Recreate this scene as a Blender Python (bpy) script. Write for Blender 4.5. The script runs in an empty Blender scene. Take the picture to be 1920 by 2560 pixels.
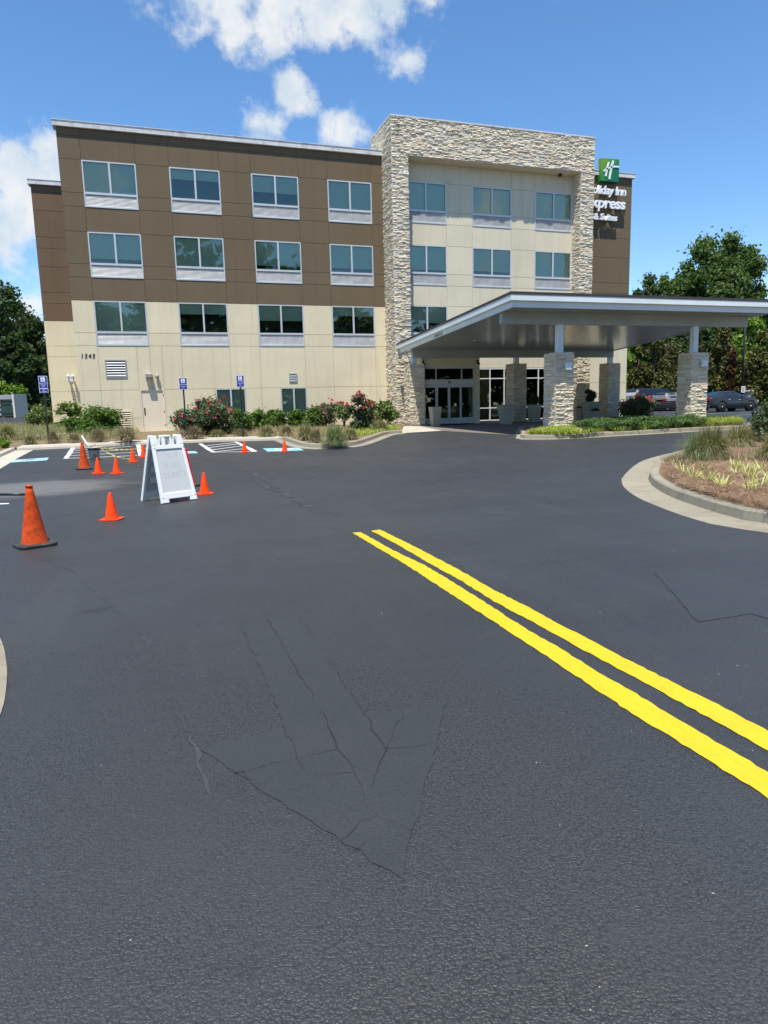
import bpy, bmesh, math, random
import numpy as np
from mathutils import Vector, Matrix, Euler, Quaternion, noise as mnoise
from mathutils.geometry import delaunay_2d_cdt
random.seed(7); RNG=np.random.default_rng(7)
S=bpy.context.scene
COL=S.collection
# ------------------------------------------------------------------ camera
cam=bpy.data.cameras.new('camera'); cam.sensor_fit='HORIZONTAL'; cam.sensor_width=36.0; cam.lens=32.006
cam.clip_end=2000; cam.clip_start=.05
co=bpy.data.objects.new('camera',cam); COL.objects.link(co)
co.matrix_world=Matrix(((0.949355,0.070883,-0.306106,2.432472),(-0.313264,0.138169,-0.939561,-35.583388),(-0.024304,0.987869,0.153376,1.008857),(0,0,0,1)))
S.camera=co
# ------------------------------------------------------------------ light
SUN_TRAVEL=Vector((.6,1.0,-3.53)).normalized()
el=math.asin(-SUN_TRAVEL.z); az=math.atan2(-SUN_TRAVEL.x,-SUN_TRAVEL.y)
S.view_settings.view_transform='Standard'; S.view_settings.look='None'
S.view_settings.gamma=1; S.view_settings.use_curve_mapping=False
S.view_settings.exposure=0.85
sl=bpy.data.lights.new('sun','SUN'); sl.energy=4.2; sl.angle=math.radians(.53); sl.color=(1,.955,.88)
so=bpy.data.objects.new('sun',sl); COL.objects.link(so); so.rotation_euler=SUN_TRAVEL.to_track_quat('-Z','Y').to_euler(); so.location=(0,-20,60)
W=bpy.data.worlds.new('World'); S.world=W; W.use_nodes=True
def nd(nt,t,**k):
    n=nt.nodes.new(t)
    for a,b in k.items(): setattr(n,a,b)
    return n
def build_world():
    nt=W.node_tree; nt.nodes.clear(); L=nt.links.new
    out=nd(nt,'ShaderNodeOutputWorld'); sky=nd(nt,'ShaderNodeTexSky',sky_type='NISHITA')
    sky.sun_disc=False; sky.sun_elevation=el; sky.sun_rotation=az; sky.altitude=1100; sky.air_density=1.0; sky.dust_density=.1; sky.ozone_density=2.2
    hs=nd(nt,'ShaderNodeHueSaturation'); hs.inputs['Hue'].default_value=.499; hs.inputs['Saturation'].default_value=1.18; hs.inputs['Value'].default_value=.93
    L(sky.outputs[0],hs.inputs['Color'])
    bg=nd(nt,'ShaderNodeBackground'); bg.inputs[1].default_value=.125; L(hs.outputs[0],bg.inputs[0])
    tc=nd(nt,'ShaderNodeTexCoord'); nrm=nd(nt,'ShaderNodeVectorMath',operation='NORMALIZE'); L(tc.outputs['Generated'],nrm.inputs[0])
    blobs=[ # direction of a cloud puff, its radius in degrees, its density
     (0.0806,0.8871,0.4546,3.2,1),(0.1187,0.8893,0.4417,3.6,1),(0.1670,0.8822,0.4404,2.4,1),(0.1076,0.8763,0.4696,4,1.15),(0.1661,0.8691,0.4660,4,1.15),(0.0720,0.8830,0.4638,2.6,1),(0.1441,0.8923,0.4278,1.6,.8),(0.2067,0.8759,0.4360,1.3,.7),(0.2160,0.8583,0.4655,3.6,1.15),(0.2608,0.8439,0.4688,3.6,1.15),(0.3005,0.8293,0.4712,3.2,1.1),(0.3384,0.8108,0.4777,3.5,.7),
     (0.3572,0.8203,0.4467,2.6,.45),(0.2939,0.8581,0.4211,2.0,.6),(0.3266,0.8485,0.4163,2.8,.9),(0.3403,0.8434,0.4157,2.0,.75),
     (0.1926,0.9030,0.3841,2.5,1.0),(0.1769,0.9025,0.3928,1.5,.75),(0.2144,0.8983,0.3837,1.6,.7),(0.2557,0.8899,0.3778,1.4,.55),
     (0.1445,0.9240,0.3540,2.4,.8),(0.1691,0.9211,0.3506,2.4,.75),(0.1914,0.9190,0.3448,1.6,.55),(0.2507,0.9045,0.3451,2.6,1.05),(0.2682,0.9011,0.3407,1.8,.85),(0.2387,0.9101,0.3388,1.8,.7),
     (-0.1100,0.9480,0.2986,3.2,1.1),(-0.1345,0.9524,0.2736,3.9,1.1),(-0.0992,0.9539,0.2834,3.0,1.05),(-0.1498,0.9476,0.2821,4,1.1),(-0.1517,0.9588,0.2404,4.4,1.1),(-0.1208,0.9608,0.2497,3.4,1.0),(-0.1528,0.9676,0.2011,3.6,.85),(-0.1432,0.9742,0.1746,3.4,.75),(-0.1671,0.9737,0.1547,2.6,.6),(-0.1412,0.9807,0.1349,2.4,.75),
     (0.6646,0.7174,0.2089,1.1,.55),(0.6159,0.7380,0.2758,1.0,.42),(0.6145,0.7367,0.2822,.9,.4),(0.4760,0.8075,0.3484,2.0,.42),(0.7232,0.6797,0.1224,2.2,.6),(-0.2499,0.9291,0.2728,7,1),(-0.2842,0.9423,0.1767,6,.9),(0.0221,0.8441,0.5358,8,.9),(0.4600,0.6657,0.5876,9,.9),
     (-.5,-.75,.42,9,.9),(.25,-.85,.45,10,1),(.7,-.55,.4,9,.9),(-.1,-.92,.3,8,.8),(.45,-.85,.22,6,.8),(-.75,-.2,.5,8,.8),(.85,.1,.45,8,.8)]
    # two scales of turbulence push the lookup direction so that the puffs get ragged rims
    n1=nd(nt,'ShaderNodeTexNoise'); n1.inputs['Scale'].default_value=20; n1.inputs['Detail'].default_value=9; n1.inputs['Roughness'].default_value=.62; L(nrm.outputs[0],n1.inputs['Vector'])
    n2=nd(nt,'ShaderNodeTexNoise'); n2.inputs['Scale'].default_value=9; n2.inputs['Detail'].default_value=5; L(nrm.outputs[0],n2.inputs['Vector'])
    off=nd(nt,'ShaderNodeVectorMath',operation='SUBTRACT'); L(n2.outputs['Color'],off.inputs[0]); off.inputs[1].default_value=(.5,.5,.5)
    sc=nd(nt,'ShaderNodeVectorMath',operation='SCALE'); sc.inputs['Scale'].default_value=.04; L(off.outputs[0],sc.inputs[0])
    add=nd(nt,'ShaderNodeVectorMath',operation='ADD'); L(nrm.outputs[0],add.inputs[0]); L(sc.outputs[0],add.inputs[1])
    acc=None
    for x,y,z,r,s in blobs:
        v=Vector((x,y,z)).normalized()
        d=nd(nt,'ShaderNodeVectorMath',operation='DISTANCE'); L(add.outputs[0],d.inputs[0]); d.inputs[1].default_value=v
        m=nd(nt,'ShaderNodeMapRange'); m.inputs['From Min'].default_value=math.radians(r)*1.25; m.inputs['From Max'].default_value=0; m.inputs['To Min'].default_value=0; m.inputs['To Max'].default_value=s
        L(d.outputs['Value'],m.inputs['Value'])
        if acc is None: acc=m.outputs[0]
        else:
            mx=nd(nt,'ShaderNodeMath',operation='SMOOTH_MAX'); mx.inputs[2].default_value=.15; L(acc,mx.inputs[0]); L(m.outputs[0],mx.inputs[1]); acc=mx.outputs[0]
    # density = field + noise - threshold
    a1=nd(nt,'ShaderNodeMath',operation='MULTIPLY_ADD'); L(n1.outputs['Fac'],a1.inputs[0]); a1.inputs[1].default_value=1.7; L(acc,a1.inputs[2])
    mr=nd(nt,'ShaderNodeMapRange',interpolation_type='SMOOTHSTEP'); L(a1.outputs[0],mr.inputs['Value']); mr.inputs['From Min'].default_value=1.22; mr.inputs['From Max'].default_value=1.72
    # rule out the noise alone making cloud
    ga=nd(nt,'ShaderNodeMapRange'); L(acc,ga.inputs['Value']); ga.inputs['From Min'].default_value=.1; ga.inputs['From Max'].default_value=.4
    mu=nd(nt,'ShaderNodeMath',operation='MULTIPLY'); L(mr.outputs[0],mu.inputs[0]); L(ga.outputs[0],mu.inputs[1])
    n3=nd(nt,'ShaderNodeTexNoise'); n3.inputs['Scale'].default_value=22; n3.inputs['Detail'].default_value=6; L(nrm.outputs[0],n3.inputs['Vector'])
    cr=nd(nt,'ShaderNodeMapRange'); L(n3.outputs['Fac'],cr.inputs['Value']); cr.inputs['From Min'].default_value=.35; cr.inputs['From Max'].default_value=.6
    cm=nd(nt,'ShaderNodeMixRGB'); L(cr.outputs[0],cm.inputs['Fac']); cm.inputs['Color1'].default_value=(.42,.49,.56,1); cm.inputs['Color2'].default_value=(.60,.61,.61,1)
    bg2=nd(nt,'ShaderNodeBackground'); L(cm.outputs[0],bg2.inputs[0]); bg2.inputs[1].default_value=.85
    ms=nd(nt,'ShaderNodeMixShader'); dm=nd(nt,'ShaderNodeMath',operation='MULTIPLY'); dm.inputs[1].default_value=.93; L(mu.outputs[0],dm.inputs[0])
    L(dm.outputs[0],ms.inputs[0]); L(bg.outputs[0],ms.inputs[1]); L(bg2.outputs[0],ms.inputs[2]); L(ms.outputs[0],out.inputs[0])
build_world()
# ------------------------------------------------------------------ materials
MATS={}
def lin(c):
    return tuple((v/12.92 if v<=.04045 else ((v+.055)/1.055)**2.4) for v in c)
def newmat(name):
    m=bpy.data.materials.new(name); m.use_nodes=True; nt=m.node_tree; p=nt.nodes['Principled BSDF']; MATS[name]=m
    return m,nt,p,nt.links.new
def pos(nt): return nd(nt,'ShaderNodeNewGeometry').outputs['Position']
def objc(nt): return nd(nt,'ShaderNodeTexCoord').outputs['Object']
def mapping(nt,src,scale):
    m=nd(nt,'ShaderNodeMapping'); m.inputs['Scale'].default_value=scale; nt.links.new(src,m.inputs['Vector']); return m.outputs[0]
def noise(nt,vec,scale,detail=5,rough=.55):
    n=nd(nt,'ShaderNodeTexNoise'); n.inputs['Scale'].default_value=scale; n.inputs['Detail'].default_value=detail; n.inputs['Roughness'].default_value=rough
    nt.links.new(vec,n.inputs['Vector']); return n.outputs['Fac']
def ramp(nt,fac,stops):
    r=nd(nt,'ShaderNodeValToRGB'); e=r.color_ramp.elements
    while len(e)<len(stops): e.new(.5)
    for el_,(p,c) in zip(e,stops): el_.position=p; el_.color=(*c,1) if len(c)==3 else c
    nt.links.new(fac,r.inputs[0]); return r.outputs[0]
def mixc(nt,fac,a,b,mode='MIX'):
    m=nd(nt,'ShaderNodeMixRGB',blend_type=mode)
    for s,v in ((0,fac),(1,a),(2,b)):
        if isinstance(v,(int,float)): m.inputs[s].default_value=v
        elif isinstance(v,tuple): m.inputs[s].default_value=(*v,1)
        else: nt.links.new(v,m.inputs[s])
    return m.outputs[0]
def maprange(nt,v,a,b,c=0,d=1,smooth=False):
    m=nd(nt,'ShaderNodeMapRange'); m.interpolation_type='SMOOTHSTEP' if smooth else 'LINEAR'
    nt.links.new(v,m.inputs['Value'])
    for k,x in zip(('From Min','From Max','To Min','To Max'),(a,b,c,d)): m.inputs[k].default_value=x
    return m.outputs[0]
def math_(nt,op,a,b=None):
    m=nd(nt,'ShaderNodeMath',operation=op)
    for i,v in enumerate((a,b)):
        if v is None: continue
        if isinstance(v,(int,float)): m.inputs[i].default_value=v
        else: nt.links.new(v,m.inputs[i])
    return m.outputs[0]
def bump(nt,p,h,strength=.3,dist=.02):
    b=nd(nt,'ShaderNodeBump'); b.inputs['Strength'].default_value=strength; b.inputs['Distance'].default_value=dist
    nt.links.new(h,b.inputs['Height']); nt.links.new(b.outputs[0],p.inputs['Normal']); return b
def simple(name,c,rough=.5,metal=0,vary=.12,scale=3,bumps=0,bscale=60,spec=.5,world=False,dirt=None):
    m,nt,p,L=newmat(name)
    v=pos(nt) if world else objc(nt)
    n=noise(nt,v,scale)
    a=tuple(x*(1-vary) for x in c); b=tuple(min(1,x*(1+vary)) for x in c)
    col=mixc(nt,maprange(nt,n,.3,.7),a,b)
    if dirt: 
        d=noise(nt,v,dirt[1],8,.7); col=mixc(nt,maprange(nt,d,dirt[2],dirt[3]),col,dirt[0])
    L(col,p.inputs['Base Color']); p.inputs['Roughness'].default_value=rough; p.inputs['Metallic'].default_value=metal
    p.inputs['Specular IOR Level'].default_value=spec
    if bumps: bump(nt,p,noise(nt,v,bscale,4),bumps,.01)
    return m
def eifs(name,c):
    m,nt,p,L=newmat(name); v=pos(nt)
    big=noise(nt,v,.5,4); streak=noise(nt,mapping(nt,v,(2.2,2.2,.16)),1.6,6,.65); fine=noise(nt,v,40,3); rnd=nd(nt,'ShaderNodeObjectInfo').outputs['Random']
    col=mixc(nt,maprange(nt,big,.3,.7),tuple(x*.93 for x in c),tuple(x*1.05 for x in c))
    col=mixc(nt,maprange(nt,streak,.5,.76,0,.42),col,tuple(x*.66 for x in c))
    col=mixc(nt,maprange(nt,fine,.3,.7,0,.12),col,tuple(x*.7 for x in c))
    col=mixc(nt,maprange(nt,rnd,0,1,0,.16),col,tuple(x*.75 for x in c))
    L(col,p.inputs['Base Color']); p.inputs['Roughness'].default_value=.9; p.inputs['Specular IOR Level'].default_value=.2
    bump(nt,p,noise(nt,v,90,3),.35,.006); return m
BROWN=(.163,.123,.077); CREAM=(.725,.64,.45)
eifs('brown_stucco',BROWN); eifs('rust_brown_stucco',(.165,.110,.072)); eifs('cream_stucco',CREAM); eifs('pale_stucco',(.69,.62,.465))
simple('joint_brown',(.10,.075,.048),.95); simple('joint_cream',(.46,.39,.26),.95)
simple('coping_metal',(.62,.61,.60),.45,.0,.1,2,dirt=((.30,.29,.27),3,.52,.75),world=True)
simple('white_metal',(.74,.76,.77),.4,0,.05,2)
simple('frame_alu',(.58,.61,.62),.35,.2,.05,2)
simple('grille_alu',(.50,.505,.50),.5,.1,.14,3)
simple('grey_metal',(.36,.37,.38),.45,.2,.08,3); simple('dark_void',(.012,.012,.012),.9)
simple('fascia_paint',(.70,.775,.79),.38,.0,.06,1.2,world=True); simple('beam_paint',(.37,.41,.41),.42,0,.12,1.1,world=True,dirt=((.28,.31,.28),1.4,.5,.8))
simple('roof_metal',(.055,.047,.043),.5,.1,.1,2)
simple('black_metal',(.012,.012,.012),.4); simple('dark_green_metal',(.014,.024,.018),.4)
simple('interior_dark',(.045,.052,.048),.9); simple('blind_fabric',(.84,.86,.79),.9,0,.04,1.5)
simple('door_paint',(.73,.635,.48),.5,0,.04,2); simple('hinge',(.18,.16,.14),.5,.6)
simple('lamp_grey',(.30,.29,.28),.5); simple('bulb_white',(.55,.55,.52),.3)
simple('concrete_pot',(.37,.35,.28),.75,0,.08,4); simple('soil',(.03,.022,.015),1)
simple('trunk_bark',(.09,.07,.055),.95,0,.3,6,bumps=.6,bscale=20)
simple('rubber',(.02,.02,.02),.75,0,.3,20,dirt=((.09,.085,.08),14,.5,.75)); simple('cone_orange',(.80,.060,.004),.55,0,.05,8,spec=.25)
simple('cone_worn',(.52,.060,.006),.6,0,.25,9,dirt=((.10,.022,.008),22,.50,.72),spec=.25)
simple('sign_blue',(.012,.03,.30),.35,0,.02); simple('sign_white',(.83,.84,.85),.4,0,.02); simple('sign_green',(.02,.30,.09),.3,0,.03)
simple('white_plastic',(.74,.76,.75),.45,0,.03,6,dirt=((.55,.57,.58),9,.60,.82)); simple('board_face',(.53,.545,.54),.35,0,.03,3)
simple('marker_grey',(.44,.46,.47),.7); simple('letter_black',(.01,.01,.01),.5)
simple('tyre',(.018,.018,.018),.85); simple('rim',(.55,.55,.56),.25,.9); simple('dark_rim',(.03,.03,.03),.3,.5)
simple('car_glass',(.010,.013,.016),.04,0,.0,1,spec=.8); simple('car_red_lamp',(.42,.01,.015),.15); simple('plate_white',(.7,.7,.7),.4)
simple('paint_white',(.56,.57,.57),.6,0,.06,5,world=True,dirt=((.30,.30,.30),9,.66,.85)); 
simple('paint_cyan',(.20,.47,.58),.55,0,.12,2,world=True,dirt=((.42,.54,.60),2.2,.5,.7))
simple('bin_green',(.02,.045,.038),.5,0,.2,3); simple('block_grey',(.33,.33,.33),.9,0,.22,4,bumps=.3,bscale=25)
simple('bucket_grey',(.50,.52,.53),.5,0,.2,9,dirt=((.05,.05,.05),11,.48,.66)); simple('stick_white',(.75,.75,.72),.6)
simple('bench_black',(.012,.012,.013),.45); simple('pale_stone',(.62,.58,.48),.85,0,.1,5)
def m_tape():
    m,nt,p,L=newmat('tape_yellow'); w=nd(nt,'ShaderNodeTexWave'); w.inputs['Scale'].default_value=2.2; L(objc(nt),w.inputs['Vector'])
    L(mixc(nt,maprange(nt,w.outputs['Fac'],.80,.86),(.52,.46,.10),(.16,.14,.04)),p.inputs['Base Color']); p.inputs['Roughness'].default_value=.5
m_tape()
def m_yellow():
    m,nt,p,L=newmat('paint_yellow'); v=pos(nt)
    n=noise(nt,v,2.5,7,.65); n2=noise(nt,mapping(nt,v,(9,2.2,1)),5,6)
    col=mixc(nt,maprange(nt,n,.3,.7),(.52,.365,.004),(.60,.435,.004)); col=mixc(nt,maprange(nt,n2,.5,.75,0,.5),col,(.46,.29,.004))
    n3=noise(nt,v,150,3); col=mixc(nt,maprange(nt,n3,.60,.76,0,.7),col,(.12,.10,.02))
    wr=noise(nt,mapping(nt,v,(1,.35,1)),1.6,7,.7); col=mixc(nt,maprange(nt,wr,.62,.78,0,.4),col,(.26,.20,.03))
    L(col,p.inputs['Base Color']); p.inputs['Roughness'].default_value=.55; bump(nt,p,noise(nt,v,130,3),.6,.006)
m_yellow()
def m_asphalt(name,base,patch=False):
    m,nt,p,L=newmat(name); v=pos(nt)
    big=noise(nt,v,.16,5,.6); mid=noise(nt,v,1.1,6,.6)
    def vor(sc):
        n=nd(nt,'ShaderNodeTexVoronoi'); n.inputs['Scale'].default_value=sc; L(wv,n.inputs['Vector']); return n.outputs['Distance']
    # the grain is warped a little so that stones are not round cells
    wn=nd(nt,'ShaderNodeTexNoise'); wn.inputs['Scale'].default_value=45; wn.inputs['Detail'].default_value=3; L(v,wn.inputs['Vector'])
    ws=nd(nt,'ShaderNodeVectorMath',operation='SCALE'); ws.inputs['Scale'].default_value=.022; L(wn.outputs['Color'],ws.inputs[0])
    wa=nd(nt,'ShaderNodeVectorMath',operation='ADD'); L(v,wa.inputs[0]); L(ws.outputs[0],wa.inputs[1]); wv=wa.outputs[0]
    d1=vor(100); d2=vor(210); rough_m=maprange(nt,noise(nt,v,.7,5,.6),.38,.62,.35,1)
    c=mixc(nt,maprange(nt,big,.3,.7),tuple(x*.84 for x in base),tuple(x*1.16 for x in base))
    c=mixc(nt,maprange(nt,mid,.3,.75,0,.35),c,tuple(x*.74 for x in base))
    w=nd(nt,'ShaderNodeTexWave',wave_type='RINGS'); w.inputs['Scale'].default_value=.065; w.inputs['Distortion'].default_value=5; w.inputs['Detail'].default_value=3; w.inputs['Detail Scale'].default_value=.6
    L(mapping(nt,v,(1,1,0)),w.inputs['Vector']); c=mixc(nt,maprange(nt,w.outputs['Fac'],.55,1,0,.22),c,tuple(x*.68 for x in base))
    # sealer brushed on in long passes, rubber marks and old drips
    sw=noise(nt,mapping(nt,v,(.35,3.2,1)),1.1,6,.65); c=mixc(nt,maprange(nt,sw,.52,.72,0,.38),c,tuple(x*.62 for x in base))
    sw2=noise(nt,mapping(nt,v,(2.6,.28,1)),1.0,5,.6); c=mixc(nt,maprange(nt,sw2,.56,.74,0,.30),c,tuple(x*1.35 for x in base))
    dr=noise(nt,v,1.7,3,.5); c=mixc(nt,maprange(nt,dr,.69,.76,0,.55),c,tuple(x*.45 for x in base))
    fresh=noise(nt,v,.33,4,.6); c=mixc(nt,maprange(nt,fresh,.55,.75,0,.35),c,(base[0]*1.15,base[1]*1.02,base[2]*.86))
    sp=nd(nt,'ShaderNodeTexVoronoi'); sp.inputs['Scale'].default_value=7.5; L(v,sp.inputs['Vector'])
    c=mixc(nt,maprange(nt,sp.outputs['Distance'],.018,.011,0,.5),c,(.34,.34,.33))
    if patch:
        c=mixc(nt,maprange(nt,d1,.4,.75,0,.35),c,tuple(x*.5 for x in base))
        c=mixc(nt,maprange(nt,noise(nt,mapping(nt,v,(1,3,1)),3,6),.45,.7,0,.4),c,tuple(x*.8 for x in base))
    else:
        c=mixc(nt,math_(nt,'MULTIPLY',maprange(nt,d1,.42,.75,0,.6),rough_m),c,tuple(x*.3 for x in base))
        c=mixc(nt,math_(nt,'MULTIPLY',maprange(nt,d1,.25,.05,0,.35),rough_m),c,tuple(x*1.6 for x in base))
        sub=nd(nt,'ShaderNodeVectorMath',operation='SUBTRACT'); L(v,sub.inputs[0]); sub.inputs[1].default_value=(-0.144,-20.699,0)
        ml=nd(nt,'ShaderNodeVectorMath',operation='MULTIPLY'); L(sub.outputs[0],ml.inputs[0]); ml.inputs[1].default_value=(.42,.55,0)
        ln=nd(nt,'ShaderNodeVectorMath',operation='LENGTH'); L(ml.outputs[0],ln.inputs[0])
        wn2=noise(nt,mapping(nt,v,(1.0,3.2,1)),1.3,7,.7)
        f=math_(nt,'ADD',ln.outputs['Value'],math_(nt,'MULTIPLY',wn2,1.1))
        c=mixc(nt,maprange(nt,f,1.5,1.02,0,.5,True),c,(.20,.195,.175))
    L(c,p.inputs['Base Color'])
    r=maprange(nt,noise(nt,v,2.3,4),.3,.7,.46,.58); L(r,p.inputs['Roughness']); p.inputs['Specular IOR Level'].default_value=.42
    h=math_(nt,'SUBTRACT',1.0,math_(nt,'ADD',math_(nt,'MULTIPLY',math_(nt,'MULTIPLY',d1,rough_m),1.1),math_(nt,'MULTIPLY',d2,.4)))
    bump(nt,p,h,.45 if patch else .62,.005 if patch else .0075)
    return m
m_asphalt('asphalt',(.0365,.039,.0405)); m_asphalt('smooth_patch',(.0365,.0398,.0405),True)
simple('crack_dark',(.012,.012,.012),.9)
simple('seam_dark',(.036,.038,.042),.6,0,.3,2,world=True)
def m_concrete(name,c,stain=.4):
    m,nt,p,L=newmat(name); v=pos(nt)
    n=noise(nt,v,1.3,7,.65); n2=noise(nt,mapping(nt,v,(1,1,3)),4,6,.6); n3=noise(nt,v,70,3)
    col=mixc(nt,maprange(nt,n,.3,.7),tuple(x*.82 for x in c),tuple(x*1.08 for x in c))
    col=mixc(nt,maprange(nt,n2,.52,.75,0,stain),col,(c[0]*.5,c[1]*.47,c[2]*.42)); col=mixc(nt,maprange(nt,n3,.55,.75,0,.3),col,tuple(x*.6 for x in c))
    L(col,p.inputs['Base Color']); p.inputs['Roughness'].default_value=.88; bump(nt,p,noise(nt,v,60,4),.3,.006)
m_concrete('concrete',(.255,.228,.168),.55); m_concrete('brown_paving',(.155,.125,.10),.3); m_concrete('sidewalk',(.42,.385,.31),.3)
def m_mulch(name,a,b,cc):
    m,nt,p,L=newmat(name); v=pos(nt)
    n=noise(nt,v,30,6,.7); n2=noise(nt,mapping(nt,v,(14,60,20)),1.5,5,.7); n3=noise(nt,v,.9,5)
    col=mixc(nt,maprange(nt,n,.35,.65),a,b); col=mixc(nt,maprange(nt,n2,.45,.65,0,.7),col,cc); col=mixc(nt,maprange(nt,n3,.45,.7,0,.5),col,tuple(x*.6 for x in a))
    L(col,p.inputs['Base Color']); p.inputs['Roughness'].default_value=.95; bump(nt,p,n,1,.04)
m_mulch('pine_straw',(.15,.086,.042),(.27,.168,.084),(.36,.25,.135)); m_mulch('dry_ground',(.13,.09,.045),(.20,.145,.075),(.25,.20,.10))
m_mulch('far_ground',(.045,.06,.02),(.07,.085,.03),(.10,.10,.05))
def m_leaf(name,stops,trans=.3,rough=.6,spec=.22):
    m,nt,p,L=newmat(name)
    g_=nd(nt,'ShaderNodeNewGeometry'); oi=nd(nt,'ShaderNodeObjectInfo')
    n=noise(nt,g_.outputs['Position'],1.1,3)
    f=math_(nt,'ADD',math_(nt,'MULTIPLY',g_.outputs['Random Per Island'],.62),math_(nt,'MULTIPLY',n,.5))
    f=math_(nt,'ADD',f,math_(nt,'MULTIPLY',oi.outputs['Random'],.08))
    col=ramp(nt,f,stops); L(col,p.inputs['Base Color']); p.inputs['Roughness'].default_value=rough; p.inputs['Specular IOR Level'].default_value=spec
    if trans:
        t=nd(nt,'ShaderNodeBsdfTranslucent'); L(mixc(nt,.5,col,(.20,.28,.02)),t.inputs[0]); ms=nd(nt,'ShaderNodeMixShader'); ms.inputs[0].default_value=trans
        L(p.outputs[0],ms.inputs[1]); L(t.outputs[0],ms.inputs[2]); L(ms.outputs[0],nt.nodes['Material Output'].inputs[0])
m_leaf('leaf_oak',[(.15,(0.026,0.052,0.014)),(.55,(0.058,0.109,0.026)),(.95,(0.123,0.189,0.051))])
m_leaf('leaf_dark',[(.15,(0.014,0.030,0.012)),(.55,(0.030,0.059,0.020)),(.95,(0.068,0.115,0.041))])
m_leaf('leaf_pine',[(.15,(0.017,0.034,0.016)),(.6,(0.039,0.068,0.026)),(.95,(0.078,0.117,0.046))])
m_leaf('leaf_bright',[(.15,(0.062,0.125,0.015)),(.55,(0.138,0.250,0.027)),(.95,(0.250,0.375,0.050))],.35)
m_leaf('leaf_conifer',[(.15,(0.027,0.037,0.013)),(.5,(0.069,0.077,0.019)),(.95,(0.150,0.144,0.037))],.12)
m_leaf('leaf_rust',[(.15,(.06,.022,.016)),(.55,(.12,.045,.03)),(.95,(.20,.10,.06))],.2)
m_leaf('leaf_tan',[(.15,(.07,.045,.03)),(.55,(.14,.09,.06)),(.95,(.22,.16,.10))],.2)
m_leaf('leaf_shrub',[(.15,(.027,.061,.013)),(.5,(.062,.125,.022)),(.95,(.135,.225,.042))],.3,.6,.15)
m_leaf('leaf_loose',[(.15,(0.047,0.081,0.022)),(.5,(0.101,0.155,0.041)),(.95,(0.216,0.270,0.081))],.25,.4)
m_leaf('leaf_rose',[(.15,(0.024,0.042,0.021)),(.5,(0.053,0.087,0.039)),(.95,(0.150,0.180,0.090))],.2,.4)
m_leaf('leaf_juniper',[(.15,(0.035,0.072,0.022)),(.5,(0.080,0.152,0.040)),(.95,(0.160,0.256,0.080))],.15)
m_leaf('petal_red',[(.1,(.38,.008,.035)),(.5,(.62,.025,.085)),(.95,(.85,.22,.28))],.2)
m_leaf('blade_green',[(.1,(0.060,0.102,0.042)),(.5,(0.144,0.192,0.084)),(.95,(0.360,0.372,0.192))],.3)
m_leaf('blade_olive',[(.1,(0.069,0.069,0.025)),(.5,(0.175,0.163,0.069)),(.95,(0.450,0.400,0.213))],.25)
m_leaf('blade_brown',[(.1,(0.081,0.057,0.034)),(.5,(0.196,0.144,0.086)),(.95,(0.414,0.333,0.218))],.2)
m_leaf('blade_lime',[(.1,(0.138,0.207,0.023)),(.5,(0.299,0.391,0.057)),(.95,(0.552,0.575,0.161))],.35)
m_leaf('blade_variegated',[(.1,(.25,.30,.07)),(.5,(.50,.50,.16)),(.95,(.72,.70,.36))],.3)
m_leaf('straw_loose',[(.1,(.10,.055,.03)),(.5,(.23,.14,.085)),(.95,(.42,.30,.19))],0,.9)
def m_stone():
    m,nt,p,L=newmat('ledge_stone'); g_=nd(nt,'ShaderNodeNewGeometry'); oi=nd(nt,'ShaderNodeObjectInfo')
    f=math_(nt,'FRACT',math_(nt,'ADD',g_.outputs['Random Per Island'],math_(nt,'MULTIPLY',oi.outputs['Random'],7.3)))
    col=ramp(nt,f,[(0,(.64,.545,.385)),(.2,(.80,.705,.535)),(.4,(.55,.49,.41)),(.58,(.84,.77,.62)),(.74,(.63,.555,.43)),(.88,(.71,.58,.40)),(1,(.82,.74,.58))])
    n=noise(nt,g_.outputs['Position'],16,6,.65); col=mixc(nt,maprange(nt,n,.45,.75,0,.3),col,(.40,.34,.26))
    # black rain marks high on the parapet
    n2=noise(nt,mapping(nt,g_.outputs['Position'],(1,1,.6)),1.05,6,.6); sx=nd(nt,'ShaderNodeSeparateXYZ'); L(g_.outputs['Position'],sx.inputs[0])
    hi=math_(nt,'MULTIPLY',maprange(nt,sx.outputs['Z'],14.0,15.0),maprange(nt,n2,.60,.70)); hx=maprange(nt,sx.outputs['X'],21.5,17,0,1)
    col=mixc(nt,math_(nt,'MULTIPLY',math_(nt,'MULTIPLY',hi,hx),.85),col,(.035,.03,.028))
    L(col,p.inputs['Base Color']); p.inputs['Roughness'].default_value=.9; bump(nt,p,noise(nt,g_.outputs['Position'],45,5),.6,.012)
m_stone(); simple('stone_mortar',(.24,.205,.155),.95)
def m_glass(name,tint,refl):
    m,nt,p,L=newmat(name); nt.nodes.remove(p)
    lw=nd(nt,'ShaderNodeFresnel'); lw.inputs['IOR'].default_value=1.5
    t=nd(nt,'ShaderNodeBsdfTransparent'); t.inputs[0].default_value=(*tint,1); g_=nd(nt,'ShaderNodeBsdfGlossy'); g_.inputs['Roughness'].default_value=.015; g_.inputs[0].default_value=(.84,.92,.86,1)
    b=nd(nt,'ShaderNodeBump'); b.inputs['Strength'].default_value=.04; b.inputs['Distance'].default_value=.02; L(noise(nt,pos(nt),.9,2),b.inputs['Height']); L(b.outputs[0],g_.inputs['Normal'])
    f=maprange(nt,lw.outputs[0],0,1,refl,1); ms=nd(nt,'ShaderNodeMixShader'); L(f,ms.inputs[0]); L(t.outputs[0],ms.inputs[1]); L(g_.outputs[0],ms.inputs[2]); L(ms.outputs[0],nt.nodes['Material Output'].inputs[0])
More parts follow.
